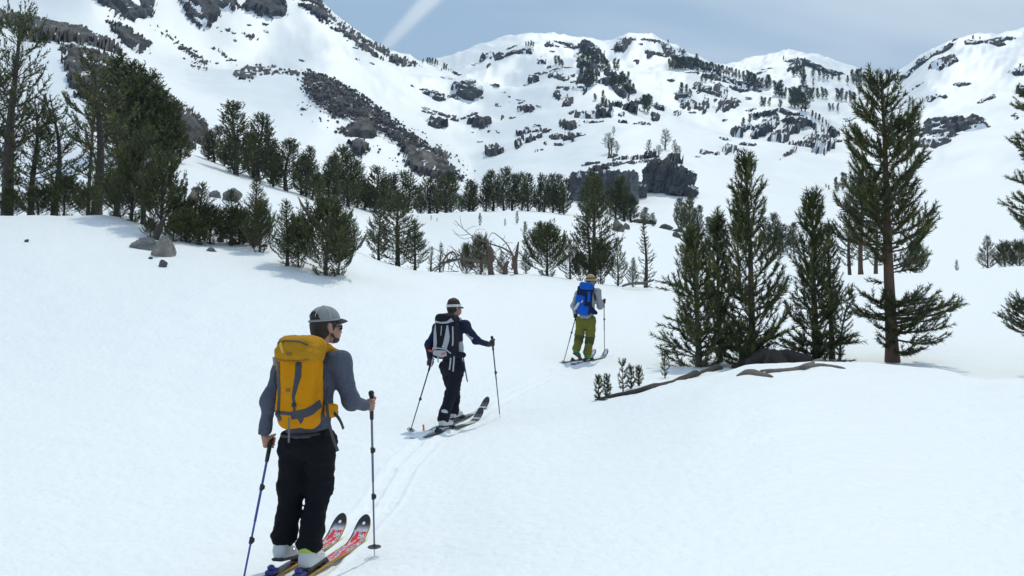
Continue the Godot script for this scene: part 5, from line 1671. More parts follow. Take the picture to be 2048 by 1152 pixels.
# one skier; j holds the joints as [px, py, towards the viewer in metres] seen at distance d
func skier(o: Dictionary) -> Dictionary:
	var turn: float = deg_to_rad(o.turn)
	var head := Vector3(sin(turn), 0, -cos(turn))
	var right := Vector3(cos(turn), 0, sin(turn))
	var fr := hit(o.right_foot[0], o.right_foot[1], 4.0)
	var fl := hit(o.left_foot[0], o.left_foot[1], 4.0)
	var base := (fr + fl) * 0.5
	var d := -base.z
	var root := thing("person", o.label, "person", base)
	var J := {}
	for k in o.j:
		var q: Array = o.j[k]
		J[k] = at(q[0], q[1], d) * ((d - q[2]) / d) - base
	var feet := {}
	var cell: float = o.cell
	for side in ["r", "l"]:
		var f: Vector3 = fr if side == "r" else fl
		var a := set_down(f.x - head.x * 0.7, f.z - head.z * 0.7)
		var b := set_down(f.x + head.x * 0.7, f.z + head.z * 0.7)
		var fw := (b - a).normalized()
		var n := right.cross(fw).normalized()
		if n.y < 0:
			n = -n
		var rt := fw.cross(n).normalized()
		feet[side] = {"ski": Transform3D(Basis(rt, n, -fw), f + n * 0.004), "fw": fw, "n": n, "sole": f - base + n * 0.042}
		var lift: float = deg_to_rad(o.lift[side])
		var ank: Vector3 = feet[side].sole + fw * 0.15 + (-fw * 0.23).rotated(rt, -lift) + n.rotated(rt, -lift) * 0.11
		J["a" + side] = ank
		boot(root, feet[side].sole, fw, n, lift, o.shell, o.cuff, J["k" + side])
	var W: float = o.get("bulk", 1.0)
	# the body under the clothes, one skin from crown to ankles
	var body := MB.new()
	var I := Basis()
	var up_t: Vector3 = ((J.sr + J.sl) * 0.5 - (J.hr + J.hl) * 0.5).normalized()
	var rt_t: Vector3 = (J.sr - J.sl).normalized()
	var tb := Basis(rt_t, up_t, rt_t.cross(up_t).normalized()).orthonormalized()
	var sm: Vector3 = (J.sr + J.sl) * 0.5
	var hm: Vector3 = (J.hr + J.hl) * 0.5
	var hy := deg_to_rad(o.face)
	var ht := Transform3D(Basis(Vector3.UP, -hy) * Basis(Vector3.RIGHT, deg_to_rad(o.get("nod", 0.0))), J.head)
	var nb: Vector3 = sm + up_t * 0.03
	skin(body, [["e", hm.lerp(sm, 0.72), Vector3(0.15, 0.2, 0.1), tb], ["e", hm.lerp(sm, 0.25), Vector3(0.13, 0.16, 0.09), tb], ["e", hm, Vector3(0.145, 0.12, 0.1), tb], ["c", nb, J.head + Vector3(0, -0.05, 0) + ht.basis.z * 0.02, 0.062, 0.055],
		["c", J.sr, J.er, 0.045, 0.038], ["c", J.er, J.wr, 0.036, 0.026], ["c", J.sl, J.el, 0.045, 0.038], ["c", J.el, J.wl, 0.036, 0.026], ["c", sm, J.sr, 0.06, 0.05], ["c", sm, J.sl, 0.06, 0.05],
		["c", J.hr, J.kr, 0.06, 0.032], ["c", J.kr, J.ar, 0.032, 0.026], ["c", J.hl, J.kl, 0.06, 0.032], ["c", J.kl, J.al, 0.032, 0.026]], 0.016, 0.05)
	skin(body, head_shapes(), o.get("head_cell", 0.005), 0.022, 0.0, Vector3.ONE, -1e9, ht)
	if not o.has("glove"):
		for s in ["r", "l"]:
			skin(body, fist(J["g" + s], o.axis[s], o.palm[s], J["w" + s], 0.0145), 0.004, 0.008)
	part("body", body.commit(true), M.skin, root)
	for s in [-1.0, 1.0]:
		var ey := SphereMesh.new()
		ey.radius = 0.0115; ey.height = 0.023; ey.radial_segments = 10; ey.rings = 6
		var e := part("eye", ey, M.eye, root)
		e.position = ht * Vector3(0.031 * s, 0.0, -0.082)
	# shirt and trousers
	var wb: float = 0.175 * W
	var shirt := [["e", hm.lerp(sm, 0.76), Vector3(wb, 0.2, 0.125), tb], ["e", hm.lerp(sm, 0.42), Vector3(wb * 0.92, 0.2, 0.12), tb], ["e", hm.lerp(sm, 0.1), Vector3(wb * 0.95, 0.1, 0.13), tb],
		["c", sm + up_t * 0.02, J.sr, 0.075, 0.072], ["c", sm + up_t * 0.02, J.sl, 0.075, 0.072], ["c", sm, sm + up_t * 0.075, 0.085, 0.066],
		["c", J.sr, J.er, 0.070 * W, 0.056 * W], ["c", J.er, J.wr.lerp(J.er, 0.12), 0.054 * W, 0.040 * W], ["c", J.sl, J.el, 0.070 * W, 0.056 * W], ["c", J.el, J.wl.lerp(J.el, 0.12), 0.054 * W, 0.040 * W]]
	part("shirt", skinned(shirt, cell, 0.05, o.get("crease", 0.008), Vector3(20, 36, 20)), o.shirt, root)
	var pants := [["e", hm + up_t * 0.0, Vector3(0.168 * W, 0.13, 0.135), tb], ["c", J.hr, J.kr.lerp(J.hr, 0.15), 0.106 * W, 0.098 * W], ["c", J.kr.lerp(J.hr, 0.15), J.kr.lerp(J.ar, 0.15), 0.096 * W, 0.078 * W], ["c", J.kr.lerp(J.ar, 0.12), J.ar.lerp(J.kr, o.get("hem", 0.10)), 0.077 * W, 0.088 * W], ["c", J.hl, J.kl.lerp(J.hl, 0.15), 0.106 * W, 0.098 * W], ["c", J.kl.lerp(J.hl, 0.15), J.kl.lerp(J.al, 0.15), 0.096 * W, 0.078 * W], ["c", J.kl.lerp(J.al, 0.12), J.al.lerp(J.kl, o.get("hem", 0.10)), 0.077 * W, 0.088 * W]]
	part("trousers", skinned(pants, cell, 0.025, o.get("crease_p", 0.012), Vector3(30, 60, 30)), o.pants, root)
	if o.has("glove"):
		for s in ["r", "l"]:
			part("glove", skinned(fist(J["g" + s], o.axis[s], o.palm[s], J["w" + s], 0.0145, 1.22) + [["c", J["w" + s], J["w" + s].lerp(J["e" + s], 0.15), 0.036, 0.042]], 0.005, 0.012), o.glove, root)
	return {"root": root, "J": J, "base": base, "head": head, "right": right, "feet": feet, "ht": ht, "tb": tb, "sm": sm, "hm": hm, "d": d}

func hair_shell(s: Dictionary, low: float, m: Material) -> void:
	var l := [["e", Vector3(0, 0.04, 0.018), Vector3(0.082, 0.103, 0.101), Basis()], ["e", Vector3(0, -0.02, 0.05), Vector3(0.07, low, 0.06), Basis()], ["c", Vector3(0.07, 0.03, -0.012), Vector3(0.066, -0.01, -0.012), 0.013, 0.008], ["c", Vector3(-0.07, 0.03, -0.012), Vector3(-0.066, -0.01, -0.012), 0.013, 0.008]]
	part("hair", skinned(l, 0.006, 0.03, 0.004, Vector3(60, 25, 60), -1e9, s.ht), m, s.root)

func drape_on(f: Array, list: Array, k: float, basis: Basis, line: Array, wid: Array, off := 0.004) -> ArrayMesh:
	fold = f[0]
	fold_freq = f[1]
	return drape(list, k, basis, line, wid, off)

func skiers() -> void:
	M.black = mat(Color(0.012, 0.012, 0.014), 0.5)
	M.dark_grey = mat(Color(0.05, 0.05, 0.06), 0.6)
	M.metal = mat(Color(0.5, 0.5, 0.52), 0.35); M.metal.metallic = 0.8
	M.skin = mat(Color(0.36, 0.19, 0.13), 0.55)
	M.eye = mat(Color(0.6, 0.6, 0.6), 0.2)
	M.hair = mat(Color(0.018, 0.012, 0.009), 0.7)
	M.web = mat(Color(0.04, 0.043, 0.055), 0.7)
	var cloth := func(c: Color, fr: float, st: float) -> StandardMaterial3D:
		var m := mat(c, 0.85)
		m.normal_enabled = true
		m.normal_texture = noise_map(fr, st, 256)
		m.uv1_triplanar = true
		m.uv1_scale = Vector3(5, 5, 5)
		m.normal_scale = 0.6
		m.metallic_specular = 0.25
		return m
	M.wool = cloth.call(Color(0.082, 0.095, 0.13), 0.03, 10.0)
	M.wool.normal_scale = 1.0
	M.shell_black = cloth.call(Color(0.007, 0.008, 0.011), 0.02, 7.0)
	M.navy = cloth.call(Color(0.016, 0.022, 0.05), 0.02, 6.0)
	M.navy_dark = cloth.call(Color(0.013, 0.014, 0.022), 0.02, 6.0)
	M.grey_shirt = cloth.call(Color(0.34, 0.35, 0.38), 0.02, 6.0)
	M.olive = cloth.call(Color(0.15, 0.15, 0.03), 0.02, 7.0)
	M.olive_dark = cloth.call(Color(0.07, 0.075, 0.03), 0.02, 7.0)
	M.pack_yellow = cloth.call(Color(0.55, 0.225, 0.004), 0.018, 8.0)
	M.pack_lid = cloth.call(Color(0.42, 0.205, 0.012), 0.02, 9.0)
	M.pack_black = cloth.call(Color(0.014, 0.015, 0.022), 0.02, 8.0)
	M.pack_grey = cloth.call(Color(0.36, 0.37, 0.4), 0.02, 6.0)
	M.pack_blue = cloth.call(Color(0.008, 0.095, 0.46), 0.02, 7.0)
	M.pack_navy = cloth.call(Color(0.012, 0.02, 0.06), 0.02, 7.0)
	M.boot_white = mat(Color(0.5, 0.52, 0.53), 0.4)
	M.boot_lime = mat(Color(0.36, 0.48, 0.07), 0.45)
	M.boot_green = mat(Color(0.03, 0.2, 0.06), 0.45)
	skier_one()
	skier_two()
	skier_three()

func skier_one() -> void:
	var s := skier({"label": "person in a grey cap and grey shirt skiing away, nearest to the viewer", "turn": 13.5, "face": 49.0, "nod": 2.0, "right_foot": [626, 1143], "left_foot": [573, 1137], "lift": {"r": 0.0, "l": 9.0}, "cell": 0.011, "hem": 0.17,
		"shell": M.boot_white, "cuff": M.boot_lime, "shirt": M.wool, "pants": M.shell_black, "head_cell": 0.004, "bulk": 1.02,
		"axis": {"r": Vector3(-0.04, 1, 0.03), "l": Vector3(0.15, 1, 0.02)}, "palm": {"r": Vector3(-0.15, 0, 1.0), "l": Vector3(-1.0, 0, 0.55)},
		"j": {"head": [652, 655, -0.06], "sr": [680, 724, 0.06], "sl": [570, 734, -0.05], "er": [702, 802, 0.06], "wr": [732, 810, -0.13], "gr": [743, 809, -0.19], "el": [540, 800, 0.05], "wl": [529, 868, -0.02], "gl": [541, 884, -0.06],
			"hr": [642, 884, 0.03], "hl": [588, 884, -0.03], "kr": [636, 992, -0.10], "kl": [584, 992, -0.10]}})
	var J: Dictionary = s.J
	hair_shell(s, 0.105, M.hair)
	var grey := mat(Color(0.22, 0.225, 0.235), 0.85)
	var rx := Vector3(0.090, 0.098, 0.112)
	var ct: Transform3D = s.ht * Transform3D(Basis(Vector3.RIGHT, 0.06), Vector3(0, 0.052, 0.012))
	var cap := cap_dome(rx, -0.005, true, grey, s.root, ct, "cap")
	brim(rx, 0.0, 0.072, 0.95, 0.022, mat(Color(0.02, 0.022, 0.03), 0.8), cap, ct, "brim")
	var bt := MB.new()
	bt.tube([ct * Vector3(0, 0.094, 0), ct * Vector3(0, 0.104, 0)], [0.011, 0.006], 8)
	part("button", bt.commit(true), M.black, cap)
	for i in 6:
		var az := TAU * (i + 0.5) / 6
		var pts := []
		var rr := []
		for j in 9:
			var el := lerpf(0.32 if i in [0, 5] else 0.05, 1.5, j / 8.0)
			pts.append(ct * Vector3(rx.x * cos(el) * sin(az) * 1.02, rx.y * sin(el) * 1.01, rx.z * cos(el) * cos(az) * 1.02)); rr.append(0.0028)
		var sm := MB.new()
		sm.tube(pts, rr, 5)
		part("seam", sm.commit(true), mat(Color(0.42, 0.43, 0.45), 0.9), cap)
	var band := MB.new()
	var bp := []
	var br := []
	for i in 33:
		var az := TAU * i / 32
		bp.append(ct * Vector3(rx.x * sin(az) * 1.01, -0.002, rx.z * cos(az) * 1.01)); br.append(0.006)
	band.tube(bp, br, 6, false)
	part("sweatband", band.commit(true), mat(Color(0.26, 0.27, 0.29), 0.9), cap)
	# sunglasses, beard, watch
	var fb := MB.new()
	fb.tube([s.ht * Vector3(-0.07, 0.008, -0.09), s.ht * Vector3(0, 0.006, -0.106), s.ht * Vector3(0.07, 0.008, -0.09)], [0.004, 0.004, 0.004], 6)
	var fr := part("sunglasses", fb.commit(true), M.black, s.root)
	for sd in [-1.0, 1.0]:
		var gl := MB.new()
		gl.tube([s.ht * Vector3(0.07 * sd, 0.004, -0.088), s.ht * Vector3(0.083 * sd, 0.004, -0.03), s.ht * Vector3(0.084 * sd, 0.0, 0.02)], [0.006, 0.0035, 0.003], 6)
		part("temple", gl.commit(true), M.black, fr)
	for sd in [-1.0, 1.0]:
		part("lens", skinned([["e", Vector3(0.036 * sd, -0.002, -0.101), Vector3(0.033, 0.022, 0.008), Basis(Vector3.UP, -0.35 * sd)]], 0.004, 0.01, 0.0, Vector3.ONE, -1e9, s.ht), mat(Color(0.01, 0.01, 0.02), 0.1), fr)
	part("beard", skinned([["e", Vector3(0, -0.082, -0.055), Vector3(0.043, 0.033, 0.046), Basis()], ["c", Vector3(0.03, -0.075, -0.05), Vector3(0.062, -0.05, -0.012), 0.02, 0.008], ["c", Vector3(-0.03, -0.075, -0.05), Vector3(-0.062, -0.05, -0.012), 0.02, 0.008]], 0.005, 0.02, 0.003, Vector3(60, 60, 60), -1e9, s.ht), mat(Color(0.05, 0.03, 0.022), 0.8), s.root)
	var fa: Vector3 = (J.wl - J.el).normalized()
	var wt := MB.new()
	wt.tube([J.wl - fa * 0.035, J.wl - fa * 0.03, J.wl - fa * 0.008, J.wl - fa * 0.003], [0.030, 0.034, 0.034, 0.030], 16)
	var watch := part("watch", wt.commit(true), M.black, s.root)
	var wf := MB.new()
	wf.box(Transform3D(Basis(), J.wl - fa * 0.02 + Vector3(-0.032, 0, 0.012)), Vector3(0.014, 0.042, 0.042), 0.005)
	part("watch_case", wf.commit(false), M.black, watch)
	var belt := MB.new()
	var bpts := []
	var brr := []
	for i in 25:
		var g := TAU * i / 24
		bpts.append(s.hm + s.tb * Vector3(0.178 * cos(g), 0.055, 0.142 * sin(g))); brr.append(0.012)
	belt.tube(bpts, brr, 6, false)
	part("belt", belt.commit(true), M.black, s.root)
	# skis
	var m := mat(Color.WHITE, 0.35)
	m.albedo_texture = ski_print(0)
	ski("right red and white ski with a black tip, under the nearest skier", "", s.feet.r.ski, 0.93, 0.78, m, mat(Color(0.45, 0.28, 0.03), 0.5), Color(0.03, 0.04, 0.2))
	ski("left red and white ski with a black tip, under the nearest skier's raised heel", "", s.feet.l.ski, 0.93, 0.78, m, mat(Color(0.45, 0.28, 0.03), 0.5), Color(0.03, 0.04, 0.2))
	# poles
	var gr: Vector3 = s.base + J.gr
	var tr := hit(749, 1112, 4.5)
	var up := (gr - tr).normalized()
	pole("blue-grey pole in the nearest skier's right hand", tr, gr + up * 0.10, 0.0085, Color(0.13, 0.15, 0.21), [0.36, 0.64])
	var gl2: Vector3 = s.base + J.gl
	var tl := hit(478, 1205, 3.8)
	up = (gl2 - tl).normalized()
	pole("blue pole in the nearest skier's lowered left hand", tl, gl2 + up * 0.05, 0.0085, Color(0.04, 0.07, 0.3), [0.34, 0.66])
	pack_one(s)

func pack_one(s: Dictionary) -> void:
	var c: Vector3 = at(600, 770, s.d - 0.20)
	var root := thing("backpack", "yellow backpack with dark straps on the nearest skier's back", "backpack", c)
	root.basis = Basis(Vector3.UP, -deg_to_rad(17.0)) * Basis(Vector3(0, 0, 1), deg_to_rad(-2.0))
	root.scale = Vector3(0.93, 0.97, 0.95)
	var I := Basis()
	var body := [["b", Vector3(0, -0.02, 0.0), Vector3(0.15, 0.235, 0.11), 0.07, I], ["b", Vector3(0, -0.2, -0.01), Vector3(0.135, 0.10, 0.10), 0.06, I], ["b", Vector3(0.0, 0.05, 0.05), Vector3(0.115, 0.16, 0.075), 0.05, I]]
	part("main_body", skinned(body, 0.009, 0.03, 0.011, Vector3(30, 20, 30)), M.pack_yellow, root)
	var body_fold := [fold, fold_freq]
	var lid := [["b", Vector3(0.0, 0.255, 0.0), Vector3(0.150, 0.085, 0.135), 0.07, I], ["b", Vector3(0.0, 0.205, 0.03), Vector3(0.150, 0.05, 0.12), 0.045, I]]
	var lo := part("lid", skinned(lid, 0.009, 0.03, 0.012, Vector3(25, 45, 25)), M.pack_lid, root)
	var lid_fold := [fold, fold_freq]
	part("zipper", drape_on(lid_fold, lid, 0.03, Basis(), [Vector2(-0.12, 0.285), Vector2(-0.05, 0.305), Vector2(0.05, 0.305), Vector2(0.12, 0.28)], [0.008, 0.008, 0.008, 0.008]), M.web, lo)
	part("daisy_strap", drape_on(lid_fold, lid, 0.03, Basis(), [Vector2(-0.095, 0.29), Vector2(-0.055, 0.22)], [0.022, 0.014]), mat(Color(0.62, 0.42, 0.05), 0.8), lo)
	var sew := lid + body
	part("lid_seam", drape_on(lid_fold, lid, 0.03, Basis(), [Vector2(-0.14, 0.178), Vector2(-0.07, 0.166), Vector2(0.05, 0.166), Vector2(0.14, 0.182)], [0.009, 0.009, 0.009, 0.009]), mat(Color(0.25, 0.13, 0.01), 0.9), lo)
	var side := Basis(Vector3.UP, deg_to_rad(55.0))
	for q in [[Basis(), [Vector2(0.055, 0.155), Vector2(0.058, 0.06), Vector2(0.03, -0.08)], [0.05, 0.045, 0.02]], [Basis(), [Vector2(-0.115, 0.155), Vector2(-0.115, 0.02), Vector2(-0.10, -0.08)], [0.035, 0.04, 0.03]], [Basis(), [Vector2(0.03, -0.08), Vector2(0.035, -0.22)], [0.02, 0.018]], [Basis(), [Vector2(-0.10, -0.08), Vector2(-0.105, -0.235)], [0.022, 0.03]], [Basis(), [Vector2(-0.13, -0.19), Vector2(0.08, -0.19)], [0.022, 0.026]]]:
		part("side_strap", drape_on(body_fold, body, 0.03, q[0], q[1], q[2]), M.web, root)
	part("ice_tool_patch", drape_on(body_fold, body, 0.03, side, [Vector2(-0.09, -0.205), Vector2(0.02, -0.165), Vector2(0.12, -0.12)], [0.055, 0.06, 0.055]), M.web, root)
	part("loop_patch", drape_on(body_fold, body, 0.03, Basis(), [Vector2(-0.12, -0.19), Vector2(-0.09, -0.245)], [0.05, 0.03]), M.web, root)
	part("loop_patch", drape_on(body_fold, body, 0.03, Basis(), [Vector2(0.055, -0.19), Vector2(0.075, -0.25), Vector2(0.10, -0.215)], [0.02, 0.016, 0.02]), M.web, root)
	for q in [[Vector2(-0.035, -0.03), Vector2(0.005, -0.03), body, body_fold], [Vector2(-0.03, 0.215), Vector2(0.01, 0.215), lid, lid_fold]]:
		part("emblem", drape_on(q[3], q[2], 0.03, Basis(), [q[0], q[1]], [0.022, 0.022], 0.003), mat(Color(0.22, 0.11, 0.01), 0.8), root)
	for q in [Vector3(0.055, 0.15, 0.128), Vector3(-0.113, 0.15, 0.10), Vector3(-0.10, -0.19, 0.115), Vector3(0.085, -0.19, 0.11), Vector3(0.035, -0.13, 0.128)]:
		var bk := MB.new()
		bk.box(Transform3D(Basis(), q), Vector3(0.034, 0.026, 0.012), 0.004)
		part("buckle", bk.commit(false), M.black, root)
	part("strap_end", strap(curve(Vector3(0.0, -0.215, 0.13), Vector3(0.01, -0.3, 0.135), Vector3(0.0, -0.385, 0.115)), Vector3(0.014, 0, 0.004)), mat(Color(0.13, 0.13, 0.14), 0.8), root)
	# what shows at the left: a metal shovel corner under the strap
	var sh := MB.new()
	sh.tube([Vector3(-0.16, 0.165, 0.06), Vector3(-0.22, 0.185, 0.03)], [0.045, 0.002], 4)
	part("shovel_corner", sh.commit(false), mat(Color(0.4, 0.42, 0.44), 0.5), root)
	part("side_pocket", skinned([["c", Vector3(-0.16, 0.14, 0.02), Vector3(-0.165, 0.06, 0.01), 0.03, 0.022]], 0.008, 0.02, 0.003), M.pack_lid, root)
	var arc := MB.new()
	arc.tube(curve(Vector3(-0.15, 0.13, 0.03), Vector3(-0.225, 0.05, 0.03), Vector3(-0.165, -0.03, 0.05), 10), [0.008, 0.008, 0.008, 0.008, 0.008, 0.008, 0.008, 0.008, 0.008, 0.008, 0.008], 6)
	part("tool_strap", arc.commit(true), M.web, root)
	# hip belt with a pocket, shoulder straps
	for wing in [["c", Vector3(0.11, -0.2, -0.05), Vector3(0.20, -0.19, -0.15), 0.045, 0.035], ["c", Vector3(-0.11, -0.2, -0.05), Vector3(-0.17, -0.2, -0.15), 0.045, 0.035]]:
		part("hip_belt", skinned([wing], 0.01, 0.02, 0.004), M.web, root)
	part("belt_pocket", skinned([["b", Vector3(0.205, -0.17, -0.10), Vector3(0.05, 0.045, 0.035), 0.025, Basis(Vector3.UP, 0.8)]], 0.008, 0.02, 0.004), M.pack_yellow, root)
	part("shoulder_strap", skinned([["c", Vector3(0.075, 0.23, -0.10), Vector3(0.10, 0.26, -0.2), 0.028, 0.028], ["c", Vector3(0.10, 0.26, -0.2), Vector3(0.13, 0.22, -0.29), 0.028, 0.028], ["c", Vector3(0.13, 0.22, -0.29), Vector3(0.14, 0.05, -0.34), 0.028, 0.022]], 0.009, 0.02, 0.003), M.pack_lid, root)
	part("shoulder_strap", skinned([["c", Vector3(-0.075, 0.23, -0.10), Vector3(-0.10, 0.26, -0.2), 0.028, 0.028], ["c", Vector3(-0.10, 0.26, -0.2), Vector3(-0.13, 0.22, -0.29), 0.028, 0.028], ["c", Vector3(-0.13, 0.22, -0.29), Vector3(-0.13, 0.05, -0.34), 0.028, 0.022]], 0.009, 0.02, 0.003), M.web, root)
	part("strap_end", strap(curve(Vector3(0.215, 0.0, -0.02), Vector3(0.235, -0.2, 0.06), Vector3(0.345, -0.43, 0.03), 12), Vector3(0.028, 0.006, 0.014)), M.web, root)
	part("strap_end", strap(curve(Vector3(0.25, -0.185, -0.06), Vector3(0.33, -0.2, 0.0), Vector3(0.375, -0.28, 0.02), 10), Vector3(0.01, 0.025, 0.006)), M.web, root)

func skier_two() -> void:
	var s := skier({"label": "person in a dark blue top with a white headband, middle skier of the three", "turn": 28.0, "face": 48.0, "right_foot": [893, 861], "left_foot": [914, 841], "lift": {"r": 4.0, "l": 0.0}, "cell": 0.014,
		"shell": M.boot_white, "cuff": M.boot_white, "shirt": M.navy, "pants": M.navy_dark, "head_cell": 0.006, "glove": M.black, "hem": 0.02, "bulk": 0.92,
		"axis": {"r": Vector3(-0.12, 1, 0.03), "l": Vector3(0.3, 1, 0.02)}, "palm": {"r": Vector3(-0.15, 0, 1.0), "l": Vector3(-1.0, 0, 0.55)},
		"j": {"head": [909, 616, -0.06], "sr": [930, 651, 0.06], "sl": [876, 656, -0.06], "er": [952, 680, -0.02], "wr": [978, 689, -0.18], "gr": [985, 686, -0.22], "el": [858, 690, 0.04], "wl": [860, 718, -0.02], "gl": [862, 726, -0.05],
			"hr": [917, 734, 0.04], "hl": [892, 734, -0.04], "kr": [900, 796, 0.02], "kl": [910, 790, -0.24]}})
	var J: Dictionary = s.J
	hair_shell(s, 0.09, M.hair)
	var rx := Vector3(0.088, 0.12, 0.108)
	var ct: Transform3D = s.ht * Transform3D(Basis(Vector3.RIGHT, 0.05), Vector3(0, 0.018, 0.012))
	var white := mat(Color(0.6, 0.61, 0.63), 0.7)
	var bd := MB.new()
	for i in 33:
		var az := TAU * i / 32
		for y in [-0.004, 0.03]:
			bd.vert(ct * Vector3(rx.x * sin(az) * 1.03, y, rx.z * cos(az) * 1.03))
			bd.vert(ct * Vector3(rx.x * sin(az) * 0.96, y, rx.z * cos(az) * 0.96))
	for i in 32:
		var a := i * 4
		bd.quad(a, a + 4, a + 6, a + 2)
		bd.quad(a + 2, a + 6, a + 7, a + 3)
		bd.quad(a, a + 1, a + 5, a + 4)
	var hb := part("headband", bd.commit(false), white, s.root)
	brim(rx, 0.0, 0.06, 0.9, 0.016, white, hb, ct, "visor")
	var fb := MB.new()
	fb.tube([s.ht * Vector3(-0.07, 0.004, -0.09), s.ht * Vector3(0, 0.004, -0.108), s.ht * Vector3(0.07, 0.004, -0.09)], [0.014, 0.012, 0.014], 6)
	var fr := part("sunglasses", fb.commit(true), M.black, s.root)
	for sd in [-1.0, 1.0]:
		var gl := MB.new()
		gl.tube([s.ht * Vector3(0.07 * sd, 0.004, -0.088), s.ht * Vector3(0.083 * sd, 0.004, -0.03), s.ht * Vector3(0.084 * sd, 0.0, 0.02)], [0.01, 0.005, 0.003], 6)
		part("temple", gl.commit(true), M.black, fr)
	# grey side panel of the top
	var side: Vector3 = s.tb.x
	part("side_panel", skinned([["e", s.hm.lerp(s.sm, 0.45) + side * 0.045, Vector3(0.125, 0.2, 0.105), s.tb], ["c", (J.sr as Vector3).lerp(J.er, 0.35) + Vector3(0, -0.03, 0), (J.sr as Vector3).lerp(J.er, 0.7) + Vector3(0, -0.016, 0), 0.05, 0.05]], 0.012, 0.03, 0.004), M.pack_grey, s.root)
	var m := mat(Color.WHITE, 0.4)
	m.albedo_texture = ski_print(1)
	var edge := mat(Color(0.04, 0.04, 0.05), 0.5)
	ski("dark grey ski nearer the viewer, under the middle skier", "", s.feet.r.ski, 0.95, 0.8, m, edge, Color(0.02, 0.02, 0.03))
	ski("far dark grey ski with an orange clip at its tail, under the middle skier", "", s.feet.l.ski, 0.9, 0.85, m, edge, Color(0.02, 0.02, 0.03))
	var fl: Transform3D = s.feet.l.ski
	var tab := MB.new()
	tab.box(Transform3D(fl.basis, fl * Vector3(0, 0.06, 0.84)), Vector3(0.028, 0.10, 0.008), 0.003)
	tag(part("tail_clip", tab.commit(false), mat(Color(0.7, 0.16, 0.03), 0.6), self), "orange clip standing up at the tail of the middle skier's far ski", "clip")
	var gr: Vector3 = s.base + J.gr
	var tr := hit(1000, 834, 8.0)
	var up := (gr - tr).normalized()
	pole("black pole planted by the middle skier's right hand", tr, gr + up * 0.10, 0.009, Color(0.02, 0.02, 0.025), [0.55], false)
	var g2: Vector3 = s.base + J.gl
	var tl := hit(819, 868, 8.0)
	up = (g2 - tl).normalized()
	pole("black pole trailing from the middle skier's left hand", tl, g2 + up * 0.07, 0.009, Color(0.02, 0.02, 0.025), [0.45])
	# pack
	var c: Vector3 = at(893, 676, s.d - 0.17)
	var root := thing("backpack", "black and light grey backpack on the middle skier", "backpack", c)
	root.basis = Basis(Vector3.UP, -deg_to_rad(20.0)) * Basis(Vector3(0, 0, 1), deg_to_rad(-3.0))
	var I := Basis()
	var body := [["b", Vector3(0, -0.02, 0.0), Vector3(0.16, 0.25, 0.11), 0.06, I], ["b", Vector3(0, -0.18, 0.02), Vector3(0.145, 0.10, 0.11), 0.05, I]]
	part("main_body", skinned(body, 0.012, 0.03, 0.005, Vector3(40, 25, 40)), M.pack_black, root)
	var body_fold := [fold, fold_freq]
	var lid := [["b", Vector3(0.0, 0.25, 0.01), Vector3(0.145, 0.07, 0.13), 0.055, I], ["c", Vector3(-0.10, 0.28, 0.02), Vector3(0.05, 0.31, 0.0), 0.04, 0.04]]
	var lo := part("lid", skinned(lid, 0.012, 0.03, 0.006, Vector3(40, 40, 40)), M.pack_black, root)
	var lid_fold := [fold, fold_freq]
	part("lid_trim", drape_on(lid_fold, lid, 0.03, I, [Vector2(-0.135, 0.215), Vector2(-0.04, 0.20), Vector2(0.06, 0.21), Vector2(0.13, 0.25)], [0.03, 0.022, 0.026, 0.05]), M.pack_grey, lo)
	for q in [[[Vector2(-0.125, 0.18), Vector2(-0.12, 0.0), Vector2(-0.1, -0.16)], [0.012, 0.045, 0.05]], [[Vector2(0.055, 0.17), Vector2(0.06, 0.02), Vector2(0.035, -0.14)], [0.022, 0.07, 0.075]], [[Vector2(-0.03, 0.16), Vector2(-0.035, 0.03)], [0.012, 0.012]], [[Vector2(0.13, 0.16), Vector2(0.14, -0.1)], [0.014, 0.014]], [[Vector2(-0.15, 0.15), Vector2(-0.14, -0.1)], [0.012, 0.012]]]:
		part("grey_panel", drape_on(body_fold, body, 0.03, I, q[0], q[1]), M.pack_grey, root)
	part("pocket_flap", drape_on(body_fold, body, 0.03, I, [Vector2(-0.13, -0.20), Vector2(0.0, -0.215), Vector2(0.07, -0.20)], [0.06, 0.095, 0.07], 0.007), M.pack_grey, root)
	part("orange_tag", drape_on(body_fold, body, 0.03, I, [Vector2(0.0, -0.225), Vector2(0.05, -0.195)], [0.02, 0.02], 0.012), mat(Color(0.6, 0.08, 0.03), 0.7), root)
	part("cross_strap", drape_on(body_fold, body, 0.03, I, [Vector2(-0.13, -0.135), Vector2(0.06, -0.15), Vector2(0.13, -0.2)], [0.016, 0.016, 0.016], 0.012), M.pack_grey, root)
	for wing in [["c", Vector3(0.12, -0.22, -0.02), Vector3(0.21, -0.22, -0.12), 0.045, 0.04], ["c", Vector3(-0.12, -0.2, -0.05), Vector3(-0.17, -0.2, -0.15), 0.045, 0.035]]:
		part("hip_belt", skinned([wing], 0.012, 0.02, 0.004), M.pack_black, root)
	part("shoulder_strap", skinned([["c", Vector3(0.075, 0.23, -0.10), Vector3(0.10, 0.26, -0.18), 0.026, 0.026], ["c", Vector3(0.10, 0.26, -0.18), Vector3(0.13, 0.2, -0.26), 0.026, 0.026]], 0.012, 0.02), M.pack_grey, root)
